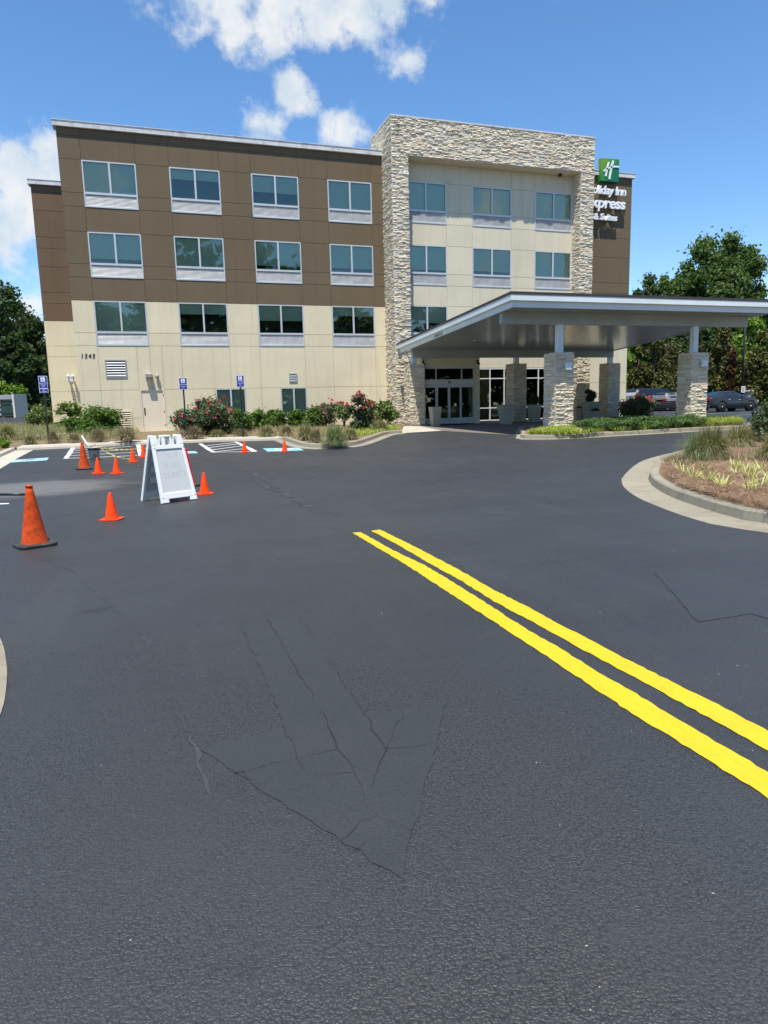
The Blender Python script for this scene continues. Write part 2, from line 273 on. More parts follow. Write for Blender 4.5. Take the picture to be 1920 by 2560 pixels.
m_glass('window_glass',(.825,.885,.835),.045); m_glass('lobby_glass',(.40,.56,.52),.04)
def m_soffit():
    m,nt,p,L=newmat('soffit_panel'); v=pos(nt)
    n=noise(nt,mapping(nt,v,(.25,9,1)),3,3); p.inputs['Base Color'].default_value=(.25,.305,.33,1); p.inputs['Roughness'].default_value=.2; p.inputs['Specular IOR Level'].default_value=.65
    bump(nt,p,n,.12,.01)
m_soffit()
def m_car(name,c):
    m,nt,p,L=newmat(name); p.inputs['Base Color'].default_value=(*c,1); p.inputs['Roughness'].default_value=.4; p.inputs['Metallic'].default_value=.0; p.inputs['Coat Weight'].default_value=.5; p.inputs['Coat Roughness'].default_value=.05; p.inputs['Specular IOR Level'].default_value=.3
    L(mixc(nt,maprange(nt,noise(nt,objc(nt),3,4),.3,.7),tuple(x*.9 for x in c),tuple(x*1.1 for x in c)),p.inputs['Base Color'])
m_car('car_charcoal',(.018,.020,.026)); m_car('car_navy',(.008,.010,.020)); m_car('car_silver',(.17,.175,.18)); m_car('car_pale',(.36,.37,.37)); m_car('car_black',(.006,.006,.007))
def mt(n): return MATS[n]
def m_signface():
    m,nt,p,L=newmat('sign_green_face'); sx=nd(nt,'ShaderNodeSeparateXYZ'); L(nd(nt,'ShaderNodeTexCoord').outputs['Object'],sx.inputs[0])
    d=math_(nt,'SUBTRACT',math_(nt,'MULTIPLY',sx.outputs['X'],.55),math_(nt,'MULTIPLY',sx.outputs['Z'],.45))
    L(ramp(nt,maprange(nt,d,-.45,.25),[(0,(.16,.32,.02)),(.45,(.04,.26,.05)),(1,(.004,.15,.06))]),p.inputs['Base Color']); p.inputs['Roughness'].default_value=.3
m_signface()
# ------------------------------------------------------------------ object helpers
def props(o,label=None,cat=None,group=None,kind=None):
    for k,v in (('label',label),('category',cat),('group',group),('kind',kind)):
        if v: o[k]=v
    return o
def link(name,me,parent=None,loc=None,rot=None,scale=None):
    o=bpy.data.objects.new(name,me); COL.objects.link(o)
    if loc is not None: o.location=loc
    if rot is not None: o.rotation_euler=rot
    if scale is not None: o.scale=scale
    if parent: o.parent=parent
    return o
def empty(name,loc=(0,0,0),rz=0,label=None,cat=None,group=None,kind=None):
    o=link(name,None,loc=loc,rot=(0,0,rz)); o.empty_display_size=.2
    return props(o,label,cat,group,kind)
class MB:
    """collects simple shapes and makes one mesh of them"""
    def __init__(s): s.v=[]; s.f=[]; s.sm=[]
    def add(s,v,f,smooth=False):
        b=len(s.v); s.v+= [tuple(p) for p in v]; s.f+=[tuple(i+b for i in q) for q in f]; s.sm+=[smooth]*len(f); return s
    def box(s,x0,x1,y0,y1,z0,z1):
        v=[(x,y,z) for z in (z0,z1) for y in (y0,y1) for x in (x0,x1)]
        return s.add(v,[(0,2,3,1),(4,5,7,6),(0,1,5,4),(2,6,7,3),(0,4,6,2),(1,3,7,5)])
    def cbox(s,c,d): return s.box(c[0]-d[0]/2,c[0]+d[0]/2,c[1]-d[1]/2,c[1]+d[1]/2,c[2]-d[2]/2,c[2]+d[2]/2)
    def prism(s,poly,z0,z1):
        n=len(poly); v=[(*p[:2],z0) for p in poly]+[(*p[:2],z1) for p in poly]
        return s.add(v,[tuple(range(n-1,-1,-1)),tuple(range(n,2*n))]+[(i,(i+1)%n,n+(i+1)%n,n+i) for i in range(n)])
    def frustum(s,r0,r1,z0,z1,n=4,rot=math.pi/4,c=(0,0),cap=True,smooth=False):
        v=[]
        for r,z in ((r0,z0),(r1,z1)): v+=[(c[0]+r*math.cos(rot+2*math.pi*i/n),c[1]+r*math.sin(rot+2*math.pi*i/n),z) for i in range(n)]
        f=[(i,(i+1)%n,n+(i+1)%n,n+i) for i in range(n)]
        b=len(s.v); s.add(v,f,smooth)
        if cap: s.f+=[tuple(b+i for i in range(n-1,-1,-1)),tuple(b+n+i for i in range(n))]; s.sm+=[False,False]
        return s
    def lathe(s,prof,n=20,axis='z',c=(0,0,0),smooth=True):
        v=[];f=[]
        for r,h in prof:
            for i in range(n):
                a=2*math.pi*i/n
                p=(r*math.cos(a),r*math.sin(a),h) if axis=='z' else (r*math.cos(a),h,r*math.sin(a))
                v.append((p[0]+c[0],p[1]+c[1],p[2]+c[2]))
        for j in range(len(prof)-1):
            for i in range(n): f.append((j*n+i,j*n+(i+1)%n,(j+1)*n+(i+1)%n,(j+1)*n+i))
        return s.add(v,f,smooth)
    def tube(s,pts,rad,n=6,smooth=True):
        pts=[Vector(p) for p in pts]; v=[];f=[]; m=len(pts)
        rad=[rad]*m if isinstance(rad,(int,float)) else rad
        for i,p in enumerate(pts):
            d=(pts[min(i+1,m-1)]-pts[max(i-1,0)]).normalized(); u=d.cross(Vector((0,0,1)) if abs(d.z)<.9 else Vector((1,0,0))).normalized(); w=d.cross(u)
            for k in range(n):
                a=2*math.pi*k/n; v.append(tuple(p+(u*math.cos(a)+w*math.sin(a))*rad[i]))
        for i in range(m-1):
            for k in range(n): f.append((i*n+k,i*n+(k+1)%n,(i+1)*n+(k+1)%n,(i+1)*n+k))
        f+=[tuple(range(n-1,-1,-1)),tuple((m-1)*n+k for k in range(n))]
        return s.add(v,f,smooth)
    def mesh(s,name,m,bevel=0):
        me=bpy.data.meshes.new(name); me.from_pydata(s.v,[],s.f); me.polygons.foreach_set('use_smooth',s.sm)
        if m: me.materials.append(mt(m))
        bm=bmesh.new(); bm.from_mesh(me); 
        if bevel: bmesh.ops.bevel(bm,geom=[e for e in bm.edges if not e.is_boundary],offset=bevel,segments=1,affect='EDGES',clamp_overlap=True)
        bmesh.ops.recalc_face_normals(bm,faces=bm.faces); bm.to_mesh(me); bm.free(); me.update(); return me
    def obj(s,name,m,parent=None,bevel=0,**k): return link(name,s.mesh(name,m,bevel),parent,**k)
def npmesh(name,verts,quads,m,smooth=False):
    me=bpy.data.meshes.new(name); n=len(verts); q=len(quads); k=quads.shape[1]
    me.vertices.add(n); me.vertices.foreach_set('co',np.asarray(verts,np.float32).ravel())
    me.loops.add(q*k); me.loops.foreach_set('vertex_index',np.asarray(quads,np.int32).ravel())
    me.polygons.add(q); me.polygons.foreach_set('loop_start',np.arange(0,q*k,k,dtype=np.int32))
    me.polygons.foreach_set('use_smooth',np.full(q,smooth)); me.materials.append(mt(m)); me.update(calc_edges=True); return me
def copy_tree(o,parent=None):
    c=o.copy(); COL.objects.link(c)
    if parent: c.parent=parent
    for ch in list(o.children): copy_tree(ch,c)
    return c
def text_mesh(txt,size,extrude,m,shear=0,spacing=1,bold=0,align='LEFT'):
    cu=bpy.data.curves.new('lettering','FONT'); cu.body=txt; cu.size=size; cu.extrude=extrude; cu.shear=shear; cu.space_character=spacing; cu.offset=bold; cu.align_x=align; cu.resolution_u=3
    o=bpy.data.objects.new('lettering',cu); COL.objects.link(o); dg=bpy.context.evaluated_depsgraph_get(); me=bpy.data.meshes.new_from_object(o.evaluated_get(dg))
    bpy.data.objects.remove(o); bpy.data.curves.remove(cu); me.materials.clear(); me.materials.append(mt(m)); return me
# ------------------------------------------------------------------ ground heights
_yl=np.array([-80,-40,-22,-14,-8,-3,0,4,10,25,60,120,400.]); _zl=np.array([-.46,-.46,-.44,-.36,-.22,-.08,0,.02,.1,.5,1.1,1.3,1.3])
_yr=np.array([-80,-30,-22,-16,-13.5,-8,-3,0,4,10,25,60,120,400.]); _zr=np.array([-.46,-.45,-.42,-.30,-.2,-.08,-.01,0,.02,.1,.5,1.1,1.3,1.3])
def _ker(y,a,b): return sum(np.interp(y+d,a,b) for d in (-1.5,-.75,0,.75,1.5))/5
def G(x,y):
    t=np.clip((np.asarray(x,float)-6)/9,0,1); t=t*t*(3-2*t)
    return (1-t)*_ker(y,_yl,_zl)+t*_ker(y,_yr,_zr)
def gz(x,y,off=0): return float(G(x,y))+off
def grid_sheet(name,xs,ys,m,off):
    X,Y=np.meshgrid(xs,ys); Z=G(X,Y)+off; v=np.stack([X,Y,Z],-1).reshape(-1,3); nx=len(xs); ny=len(ys)
    i=(np.arange(ny-1)[:,None]*nx+np.arange(nx-1)[None]).ravel(); q=np.stack([i,i+1,i+1+nx,i+nx],1)
    return link(name,npmesh(name,v,q,m,True))
def polysheet(name,poly,m,off,step=1.0,parent=None,mound=0):
    """a sheet over a polygon that follows the ground (off above it)"""
    P=[Vector(p) for p in poly]; n=len(P)
    dens=[]
    for i in range(n):
        a,b=P[i],P[(i+1)%n]; k=max(1,int((b-a).length/step))
        dens+=[a.lerp(b,j/k) for j in range(k)]
    x0,x1=min(p.x for p in P),max(p.x for p in P); y0,y1=min(p.y for p in P),max(p.y for p in P)
    pts=list(dens); nb=len(pts)
    x=x0+step/2
    while x<x1:
        y=y0+step/2
        while y<y1:
            pts.append(Vector((x+random.uniform(-.2,.2)*step,y+random.uniform(-.2,.2)*step))); y+=step
        x+=step
    V,E,F,_,_,_=delaunay_2d_cdt(pts,[(i,(i+1)%nb) for i in range(nb)],[list(range(nb))],1,1e-4)
    def dist(p): return min((p-d).length for d in dens)
    v=[(p.x,p.y,gz(p.x,p.y,off)+(mound*min(1,dist(p)/1.2) if mound else 0)) for p in V]
    mb=MB(); mb.add(v,F,True); return mb.obj(name,m,parent)
def inpoly(x,y,poly):
    c=False; n=len(poly)
    for i in range(n):
        x1,y1=poly[i]; x2,y2=poly[i-1]
        if (y1>y)!=(y2>y) and x<(x2-x1)*(y-y1)/(y2-y1)+x1: c=not c
    return c
def smooth_path(pts,step=.3):
    P=[Vector(p) for p in pts]; out=[]
    for i in range(len(P)-1):
        p0,p1,p2,p3=P[max(i-1,0)],P[i],P[i+1],P[min(i+2,len(P)-1)]; k=max(1,int((p2-p1).length/step))
        for j in range(k):
            t=j/k; out.append(.5*((2*p1)+(p2-p0)*t+(2*p0-5*p1+4*p2-p3)*t*t+(3*p1-p0-3*p2+p3)*t**3))
    out.append(P[-1]); return out
def offset_path(path,d):
    out=[]
    for i,p in enumerate(path):
        t=(path[min(i+1,len(path)-1)]-path[max(i-1,0)]).normalized(); out.append(p+Vector((-t.y,t.x))*d)
    return out
def kerb(name,path,side,gutter,m='concrete',h=.15,top=.16,seg=3.0,back=.35):
    """cast kerb swept along path, side=+1 when the bed lies left of it; every cast length is a piece of its own"""
    root=empty(name,(path[0].x,path[0].y,gz(*path[0])),kind='structure')
    prof=[(-gutter,-.05),(-gutter,.006),(-.02,.012),(0,.02),(.022,h-.02),(.045,h),(top,h+.004),(top+.015,h-.01),(top+.015,h-.05),(top+.015,-.08),(-gutter,-.08)]
    if gutter<=0: prof=[(0,-.05),(0,.0),(.02,h-.02),(.045,h),(top,h+.004),(top+.015,h-.01),(top+.015,h-.05),(top+.015,-.08)]
    offs=[offset_path(path,side*o) for o,_ in prof]
    L=0; cut=[0]
    for i in range(1,len(path)):
        L+=(path[i]-path[i-1]).length
        if L>=seg or i==len(path)-1: cut.append(i); L=0
    n=len(prof)
    for a,b in zip(cut,cut[1:]):
        if b-a<1: continue
        v=[];f=[]
        for i in range(a,b+1):
            for k in range(n):
                p=offs[k][i]
                if i==b and b<len(path)-1:
                    q=offs[k][i-1]; d=(p-q); p=p-d.normalized()*.012 if d.length>.03 else p
                z=gz(path[i].x,path[i].y)+prof[k][1]
                v.append((p.x-root.location.x,p.y-root.location.y,z-root.location.z))
        for i in range(b-a):
            for k in range(n-1): f.append((i*n+k,i*n+k+1,(i+1)*n+k+1,(i+1)*n+k))
        f+=[tuple(range(n)),tuple((b-a)*n+k for k in range(n-1,-1,-1))]
        MB().add(v,f).obj('kerb_segment',m,root)
    return root,offset_path(path,side*top)
# ================================================================== SETTING
def lin_(a,b,n): return np.linspace(a,b,n)
xs=np.unique(np.concatenate([lin_(-900,-60,15),lin_(-60,80,71),lin_(80,900,15)])); ys=np.unique(np.concatenate([lin_(-500,-60,12),lin_(-60,62,82),lin_(62,900,18)]))
props(grid_sheet('ground',xs,ys,'far_ground',-.05),kind='structure')
xs=np.concatenate([lin_(-48,-2,32),lin_(-1.4,30,54),lin_(31,78,40)]); ys=np.concatenate([lin_(-56,-37,14),lin_(-36,4,82),lin_(4.7,42,40)])
props(grid_sheet('asphalt',xs,ys,'asphalt',0),kind='structure')
def marking(name,poly,m,off=.004,parent=None,jit=0,sub=.35):
    """flat painted polygon following the road"""
    P=[Vector(p) for p in poly]; out=[]
    for a,b in zip(P,P[1:]+P[:1]):
        k=max(1,int((b-a).length/sub))
        for j in range(k):
            q=a.lerp(b,j/k)
            if jit: q=q+Vector((random.uniform(-jit,jit),random.uniform(-jit,jit)))
            out.append(q)
    V,E,F,*_=delaunay_2d_cdt(out,[(i,(i+1)%len(out)) for i in range(len(out))],[list(range(len(out)))],1,1e-5)
    return MB().add([(p.x,p.y,gz(p.x,p.y,off)) for p in V],F).obj(name,m,parent)
def strip(name,left,right,m,off=.004,parent=None,jit=0):
    """painted strip between two edges"""
    def res(p,n):
        p=[Vector(q) for q in p]; L=[0]
        for a,b in zip(p,p[1:]): L.append(L[-1]+(b-a).length)
        out=[]
        for i in range(n):
            s=L[-1]*i/(n-1); k=max(j for j in range(len(L)-1) if L[j]<=s+1e-9); t=(s-L[k])/max(1e-6,L[k+1]-L[k]); out.append(p[k].lerp(p[k+1],min(1,t)))
        return out
    n=140; l=res(left,n); r=res(right,n); v=[];f=[]
    for i in range(n):
        for q in (l[i],r[i]):
            x=q.x+random.uniform(-jit,jit); y=q.y+random.uniform(-jit,jit); v.append((x,y,gz(x,y,off)))
    f=[(2*i,2*i+1,2*i+3,2*i+2) for i in range(n-1)]
    return MB().add(v,f).obj(name,m,parent)
yl=strip('yellow_line',[(4.505,-28.014),(4.513,-28.871),(4.525,-29.576),(4.515,-30.272),(4.504,-30.923),(4.497,-31.544),(4.486,-32.17),(4.467,-32.78),(4.456,-33.068),(4.466,-33.298),(4.468,-33.556),(4.468,-33.812),(4.466,-34.175)],
  [(4.605,-28.02),(4.621,-29.103),(4.673,-29.875),(4.661,-30.701),(4.638,-31.306),(4.619,-31.801),(4.624,-32.189),(4.615,-32.572),(4.618,-32.89),(4.611,-33.172),(4.613,-33.441),(4.616,-33.675),(4.62,-34.06)],'paint_yellow',jit=.006)
yr=strip('yellow_line',[(4.741,-27.992),(4.758,-28.832),(4.742,-29.702),(4.745,-30.517),(4.716,-31.198),(4.731,-31.607),(4.73,-32.023),(4.74,-32.456),(4.746,-32.781),(4.752,-33.055),(4.754,-33.296),(4.758,-33.543),(4.765,-33.95)],
  [(4.86,-27.954),(4.888,-29.257),(4.885,-30.211),(4.86,-30.875),(4.877,-31.444),(4.87,-31.803),(4.873,-32.124),(4.874,-32.509),(4.885,-32.81),(4.895,-33.07),(4.899,-33.413),(4.901,-33.847)],'paint_yellow',jit=.006)
for o in (yl,yr): props(o,kind='structure')
arrow=marking('old_arrow_patch',[(2.882,-31.021),(3.285,-30.993),(3.282,-31.799),(3.281,-32.597),(3.463,-32.64),(3.684,-32.646),(3.413,-33.132),(3.208,-33.483),(3.053,-33.75),(2.916,-33.477),(2.77,-33.2),(2.609,-32.879),(2.507,-32.669),(2.715,-32.651),(2.894,-32.627),(2.896,-32.011)],'smooth_patch',.003,jit=.010,sub=.06); props(arrow,kind='structure')
props(marking('old_square_patch',[(6.363,-30.901),(5.73,-32.102),(6.188,-32.097),(6.212,-32.294),(7.01,-32.08),(6.845,-31.616),(6.678,-30.915)],'smooth_patch',.003,jit=.012,sub=.07),kind='structure')
def crack(name,pts,w,m='crack_dark',off=.006,wob=.012):
    P=[]; Q=[Vector(p) for p in pts]
    for a,b in zip(Q,Q[1:]):
        k=max(1,int((b-a).length/.05)); P+=[a.lerp(b,j/k)+Vector((random.uniform(-wob,wob),random.uniform(-wob,wob))) for j in range(k)]
    P.append(Q[-1]); v=[];f=[]
    for i,p in enumerate(P):
        t=(P[min(i+1,len(P)-1)]-P[max(i-1,0)]).normalized(); n=Vector((-t.y,t.x))*w*max(.02,min(1,mnoise.noise(Vector((p.x*2.3,p.y*2.3,3)))*1.3+.45))*random.uniform(.3,1)
        for q in (p+n,p-n): v.append((q.x,q.y,gz(q.x,q.y,off)))
    f=[(2*i,2*i+1,2*i+3,2*i+2) for i in range(len(P)-1)]
    return MB().add(v,f).obj(name,m)
CR=[[(3.074,-30.978),(3.077,-31.234),(3.077,-31.602),(3.08,-31.781),(3.082,-32.067),(3.092,-32.351),(3.087,-32.615),(3.085,-32.741),(3.077,-32.887),(3.083,-33.058),(3.085,-33.158),(3.08,-33.285),(3.063,-33.326),(3.07,-33.355)],
 [(3.077,-32.887),(2.992,-32.902),(2.902,-32.911),(2.842,-32.912),(2.627,-32.935)],[(2.894,-32.627),(2.898,-32.75),(2.893,-32.835),(2.902,-32.911),(2.896,-33.007),(2.915,-33.06),(2.992,-33.082),(3.08,-33.1)],
 [(3.282,-32.595),(3.269,-32.771),(3.263,-32.969),(3.22,-33.041),(3.154,-33.166),(3.083,-33.286)],[(3.263,-32.969),(3.454,-32.662)],[(2.799,-33.281),(2.87,-33.267),(3.007,-33.26)],[(2.846,-33.358),(2.897,-33.347),(2.971,-33.353),(3.051,-33.356)],
 [(3.071,-33.35),(3.171,-33.36),(3.276,-33.361)],[(2.924,-33.508),(2.967,-33.479),(3.003,-33.429),(3.083,-33.416)],[(2.967,-33.564),(3.015,-33.532)],[(3.262,-32.972),(3.469,-32.995)],[(2.882,-31.021),(2.882,-31.721),(2.897,-32.336),(2.894,-32.627)],[(3.284,-30.997),(3.282,-31.948),(3.282,-32.595)],[(3.07,-33.355),(3.103,-33.423),(3.168,-33.542)],
 [(6.364,-30.901),(6.08,-31.45),(5.73,-32.104)],[(5.73,-32.104),(5.912,-32.097),(6.188,-32.097),(6.208,-32.22)],[(2.654,-32.913),(2.772,-33.186),(2.917,-33.473)]]
WD=[.0052,.0028,.0026,.0032,.0013,.0024,.0022,.0034,.0026,.0020,.0012,.0013,.0016,.0016,.0014,.001,.001]
for p,w in zip(CR,WD): props(crack('pavement_crack',p,w),kind='structure')
props(crack('pavement_seam',[(1.163,-27.883),(1.575,-28.724),(2.021,-30.197),(2.238,-30.968),(2.295,-31.257),(2.335,-31.622),(2.387,-32.055),(2.467,-32.471),(2.515,-32.947),(2.545,-33.195)],.012,'seam_dark',.003,.012),kind='structure')
props(crack('pavement_seam',[(4.139,-15.967),(4.447,-20.24),(4.448,-23.379),(4.461,-25.446),(4.706,-26.669)],.12,'seam_dark',.003,.05),kind='structure')
props(crack('pavement_seam',[(4.201,-22.042),(4.427,-24.289),(4.441,-26.611)],.10,'seam_dark',.0035,.05),kind='structure')
# stall markings
def line(pts,w,m='paint_white',name='parking_line',off=.004):
    P=[Vector(p) for p in pts]; l=offset_path(P,w/2); r=offset_path(P,-w/2); return props(strip(name,l,r,m,off,jit=.012),kind='structure')
aL=[[(-0.344,-12.913),(-0.202,-12.991),(-0.477,-8.002),(-0.625,-8.019)],[(1.794,-12.998),(1.922,-12.916),(1.759,-7.825),(1.608,-7.846)]]
for p in aL: props(marking('parking_line',p,'paint_white',jit=.015),kind='structure')
line([(-0.332,-12.82),(0.69,-12.907),(1.792,-12.92)],.12)
for a,b in (([(-0.305,-11.843),(1.675,-11.586)]),([(-0.358,-10.79),(1.598,-10.138)]),([(-0.41,-9.821),(1.487,-8.611)]),([(-0.455,-8.882),(0.801,-7.913)])): line([a,b],.11)
for p in ([(4.017,-12.9),(4.168,-12.903),(3.993,-8.678),(3.845,-8.702)],[(5.288,-13.349),(5.457,-13.327),(5.337,-8.447),(5.21,-8.489)]): props(marking('parking_line',p,'paint_white',jit=.015),kind='structure')
line([(4.066,-12.928),(4.78,-13.12),(5.389,-13.357)],.11)
for a,b in (([(4.011,-9.966),(5.218,-8.837)]),([(4.014,-10.954),(5.316,-9.565)]),([(4.035,-11.969),(5.372,-10.557)]),([(4.102,-12.78),(5.417,-11.76)])): line([a,b],.11)
def blue(poly):
    props(marking('accessible_bay_mark',poly,'paint_cyan',jit=.012),kind='structure')
    c=sum((Vector(p) for p in poly),Vector((0,0)))/4; u=(Vector(poly[1])-Vector(poly[0])).normalized(); w=(Vector(poly[3])-Vector(poly[0])).normalized(); W_=(Vector(poly[1])-Vector(poly[0])).length; H_=(Vector(poly[3])-Vector(poly[0])).length
    pts=lambda a:[(c+u*x*W_+w*y*H_)[:] for x,y in a]
    for a in ([(-.2,.3),(-.02,.26),(.04,.0),(.2,-.05),(.3,-.32)],[(-.04,-.05),(.16,-.02)],[(-.06,.1),(-.18,-.05),(-.16,-.28),(.0,-.36),(.14,-.25)]):
        P=[Vector(q) for q in pts(a)]; props(strip('accessible_symbol',offset_path(P,.06),offset_path(P,-.06),'paint_white',.008,jit=.02),kind='structure')
blue([(-1.878,-12.63),(-0.832,-12.22),(-0.762,-13.237),(-1.832,-13.515)]); blue([(2.955,-11.964),(3.56,-12.133),(3.584,-13.065),(2.933,-12.775)]); blue([(5.776,-12.206),(6.936,-12.602),(6.874,-13.764),(5.729,-13.613)])
for a,b in (([(36.599,0.717),(41.138,0.726)]),([(34.56,-3.771),(36.652,-3.636)]),([(35.209,-1.126),(35.637,-1.004)]),([(38.699,7.35),(39.547,6.842)])): line([a,b],.12)
# kerbs, walks and planting beds
k_fg,fg_in=kerb('kerb',smooth_path([(31,-19.6),(25,-19.2),(20.5,-19.2),(17.6,-20.0),(15.2,-21.4)]+[(13.652,-22.457),(12.324,-23.72),(11.055,-25.089),(10.723,-25.496),(10.159,-26.305),(9.592,-27.365),(9.203,-28.385),(8.996,-29.103),(8.987,-29.638)]+[(9.6,-31.2),(11.5,-33.5),(16,-36)],.25),1,.46)
bed_fg=[tuple(p) for p in fg_in]+[(40,-36),(40,-19.6)]
props(polysheet('planting_bed',bed_fg,'pine_straw',.135,.8,mound=.10),kind='structure')
k_is,is_in=kerb('kerb',smooth_path([(25.3,-9.0),(20,-9.2),(17.2,-9.6)]+[(14.974,-13.42),(14.535,-14.113),(14.453,-14.59),(15.55,-15.062),(18.3,-14.818),(21.375,-14.461),(23.064,-14.42),(24.674,-14.291)]+[(25.9,-13.2)],.25),1,.16)
bed_is=[tuple(p) for p in is_in]
props(polysheet('planting_bed',bed_is,'pine_straw',.13,.7,mound=.06),kind='structure')
k_l,l_in=kerb('kerb',smooth_path([(12.015,-8.88),(11.63,-8.931),(11.033,-9.478),(9.639,-11.844),(8.72,-13.175),(7.894,-13.626),(7.466,-13.376),(7.124,-12.357),(7.065,-10.689),(7.058,-8.718)],.25),-1,.32)
k_s,s_in=kerb('kerb',smooth_path([(7.077,-8.61),(5.475,-8.176),(3.6,-8.003),(1.756,-8.036),(-0.304,-8.395),(-2.343,-8.568)],.4),-1,0,'sidewalk',.10,.18,6)
k_w,w_in=kerb('kerb',smooth_path([(-2.354,-8.651),(-2.328,-10.195),(-2.248,-12.963),(-1.923,-18.489)],.3),-1,.55,'sidewalk',.12,.16,4)
walk_front=[tuple(p) for p in s_in]
wf=[(x,y) for x,y in walk_front]
walk=[*wf,*[(x,y+1.05) for x,y in reversed(wf)]]
props(polysheet('sidewalk',walk,'sidewalk',.104,.8),kind='structure')
props(polysheet('door_walk',[(1.45,wf[0][1]+1.0),(3.25,wf[0][1]+1.0),(3.15,-.03),(1.55,-.03)],'sidewalk',.085,.8),kind='structure')
bed_l=[tuple(p) for p in l_in]+[(x,y+1.0) for x,y in wf]+[tuple(p) for p in w_in]+[(-10.464,13.831),(-7.661,16.657),(-5.953,16.637),(-3.3,8.5),(-1,8.5),(-1,.1),(14.2,.1),(14.2,-3)]
props(polysheet('planting_bed',bed_l,'dry_ground',.075,.8,mound=.03),kind='structure')
props(polysheet('entrance_paving',[(13.936,-8.659),(14.52,-10.978),(15.085,-12.898),(17.2,-9.45),(26.5,-9.0),(27.5,-9),(27.5,-1.4),(26,-1.4),(26,-.85),(15.3,-.85),(15.3,-1.45),(14.5,-1.45),(14.2,-3.0),(14.0,-5)],'brown_paving',.006,1.0),kind='structure')
props(polysheet('entrance_walk',[(11.646,-8.885),(12.103,-8.783),(13.932,-8.582),(14.6,-4.4),(14.3,-3.2),(13.7,-3.4),(12.196,-8.076)],'sidewalk',.012,.7),kind='structure')
# sliver of a kerbed island beside the near lane
k_n,n_in=kerb('kerb',smooth_path([(0.67,-29.393),(1.099,-30.18),(1.298,-30.711),(1.414,-31.169),(1.48,-31.512),(1.536,-31.953),(1.524,-32.399),(1.433,-32.948)],.1),-1,.06,'concrete',.07,.2,1.5)
nb=[tuple(p) for p in n_in]; props(polysheet('planting_bed',nb+[(nb[-1][0]-4,nb[-1][1]),(nb[0][0]-4,nb[0][1]+1)],'dry_ground',.06,.5),kind='structure')
# far left drive edge
props(polysheet('far_verge',[(-21.246,48.641),(-13.961,49.832),(-10.242,46.345),(-8,62),(-60,70)],'far_ground',.02,4),kind='structure')
# ================================================================== HOTEL
hotel=empty('hotel_building',(0,0,0),0,'four storey hotel with brown and cream stucco, rows of windows and a stone entrance frame','hotel')
CUBES={}
def cube(m):
    if m not in CUBES: CUBES[m]=MB().box(-.5,.5,-.5,.5,-.5,.5).mesh('panel',m)
    return CUBES[m]
def bx(name,m,x0,x1,y0,y1,z0,z1,parent): 
    return link(name,cube(m),parent,loc=((x0+x1)/2,(y0+y1)/2,(z0+z1)/2),scale=(x1-x0,y1-y0,z1-z0))
def subtract(rects,h):
    out=[]
    for (a,b,c,d) in rects:
        if h[0]>=b-1e-6 or h[1]<=a+1e-6 or h[2]>=d-1e-6 or h[3]<=c+1e-6: out.append((a,b,c,d)); continue
        x0,x1=max(a,h[0]),min(b,h[1])
        if h[0]>a: out.append((a,h[0],c,d))
        if h[1]<b: out.append((h[1],b,c,d))
        if h[2]>c: out.append((x0,x1,c,h[2]))
        if h[3]<d: out.append((x0,x1,h[3],d))
    return [r for r in out if r[1]-r[0]>.02 and r[3]-r[2]>.02]
def facade(xl,zl,holes,y,matz,gap=.0085,th=.05):
    """stucco panels one by one, with recessed joints and a core behind them"""
    rects=[(a,b,c,d) for a,b in zip(xl,xl[1:]) for c,d in zip(zl,zl[1:])]
    for h in holes: rects=subtract(rects,h)
    core={}
    for (a,b,c,d) in rects:
        m,jm=matz((c+d)/2); bx('wall_panel',m,a+gap,b-gap,y,y+th,c+gap,d-gap,hotel)
        core.setdefault(jm,MB()).box(a,b,y+.016,y+.16,c,d)
    for jm,mb in core.items(): mb.obj('wall_core',jm,hotel)
BELT=6.2
mz=lambda z:('brown_stucco','joint_brown') if z>BELT else ('cream_stucco','joint_cream')
ROW={2:(4.149,6.2),3:(7.249,9.268),4:(10.349,12.368)}
ZL=[-.35,.72,2.07,4.149,4.743,6.2,7.249,7.843,9.268,10.349,10.943,12.368,13.36,13.70]
XW=[(0,2.323),(3.802,6.125),(7.626,9.949),(11.445,13.768)]; XL=[-.94]+[v for p in XW for v in p]+[14.42]
W1=(5.33,6.80,.72,2.07); W2=(8.59,9.949,.72,2.07); DOOR=(1.73,2.88,-.02,2.10)
holes=[(a,b,*ROW[r]) for a,b in XW for r in ROW]+[W1,W2,DOOR]
facade(XL,ZL,holes,0,mz)
XR=[(15.288,17.611),(19.10,21.424),(22.873,25.196)]; YR=-.8
facade([15.24]+[v for p in XR for v in p]+[25.32],[2.95]+ZL[3:-2]+[13.32],[(a,b,*ROW[r]) for a,b in XR for r in ROW],YR,lambda z:('pale_stucco','joint_cream'))
facade([26.06,29.66],[-.35,.72,2.07,4.149,4.743,6.2,7.249,7.843,9.268,10.349,10.943,12.368,13.36,13.70],[],-.137,mz)
WZ=[-3.286,0.354,-3.304,0.858,-3.364,2.28,-3.289,4.25,-3.276,4.843,-3.239,6.226,-3.267,7.193,-3.272,7.801,-3.226,9.181,-3.236,10.17,-3.26,10.775,-3.251,12.163,-3.25,13.111,-3.264,13.514]
wz=[-.1]+WZ[3::2]; facade([-3.25,-.9],wz,[],8.19,lambda z:('rust_brown_stucco','joint_brown') if z>6.23 else ('cream_stucco','joint_cream'))
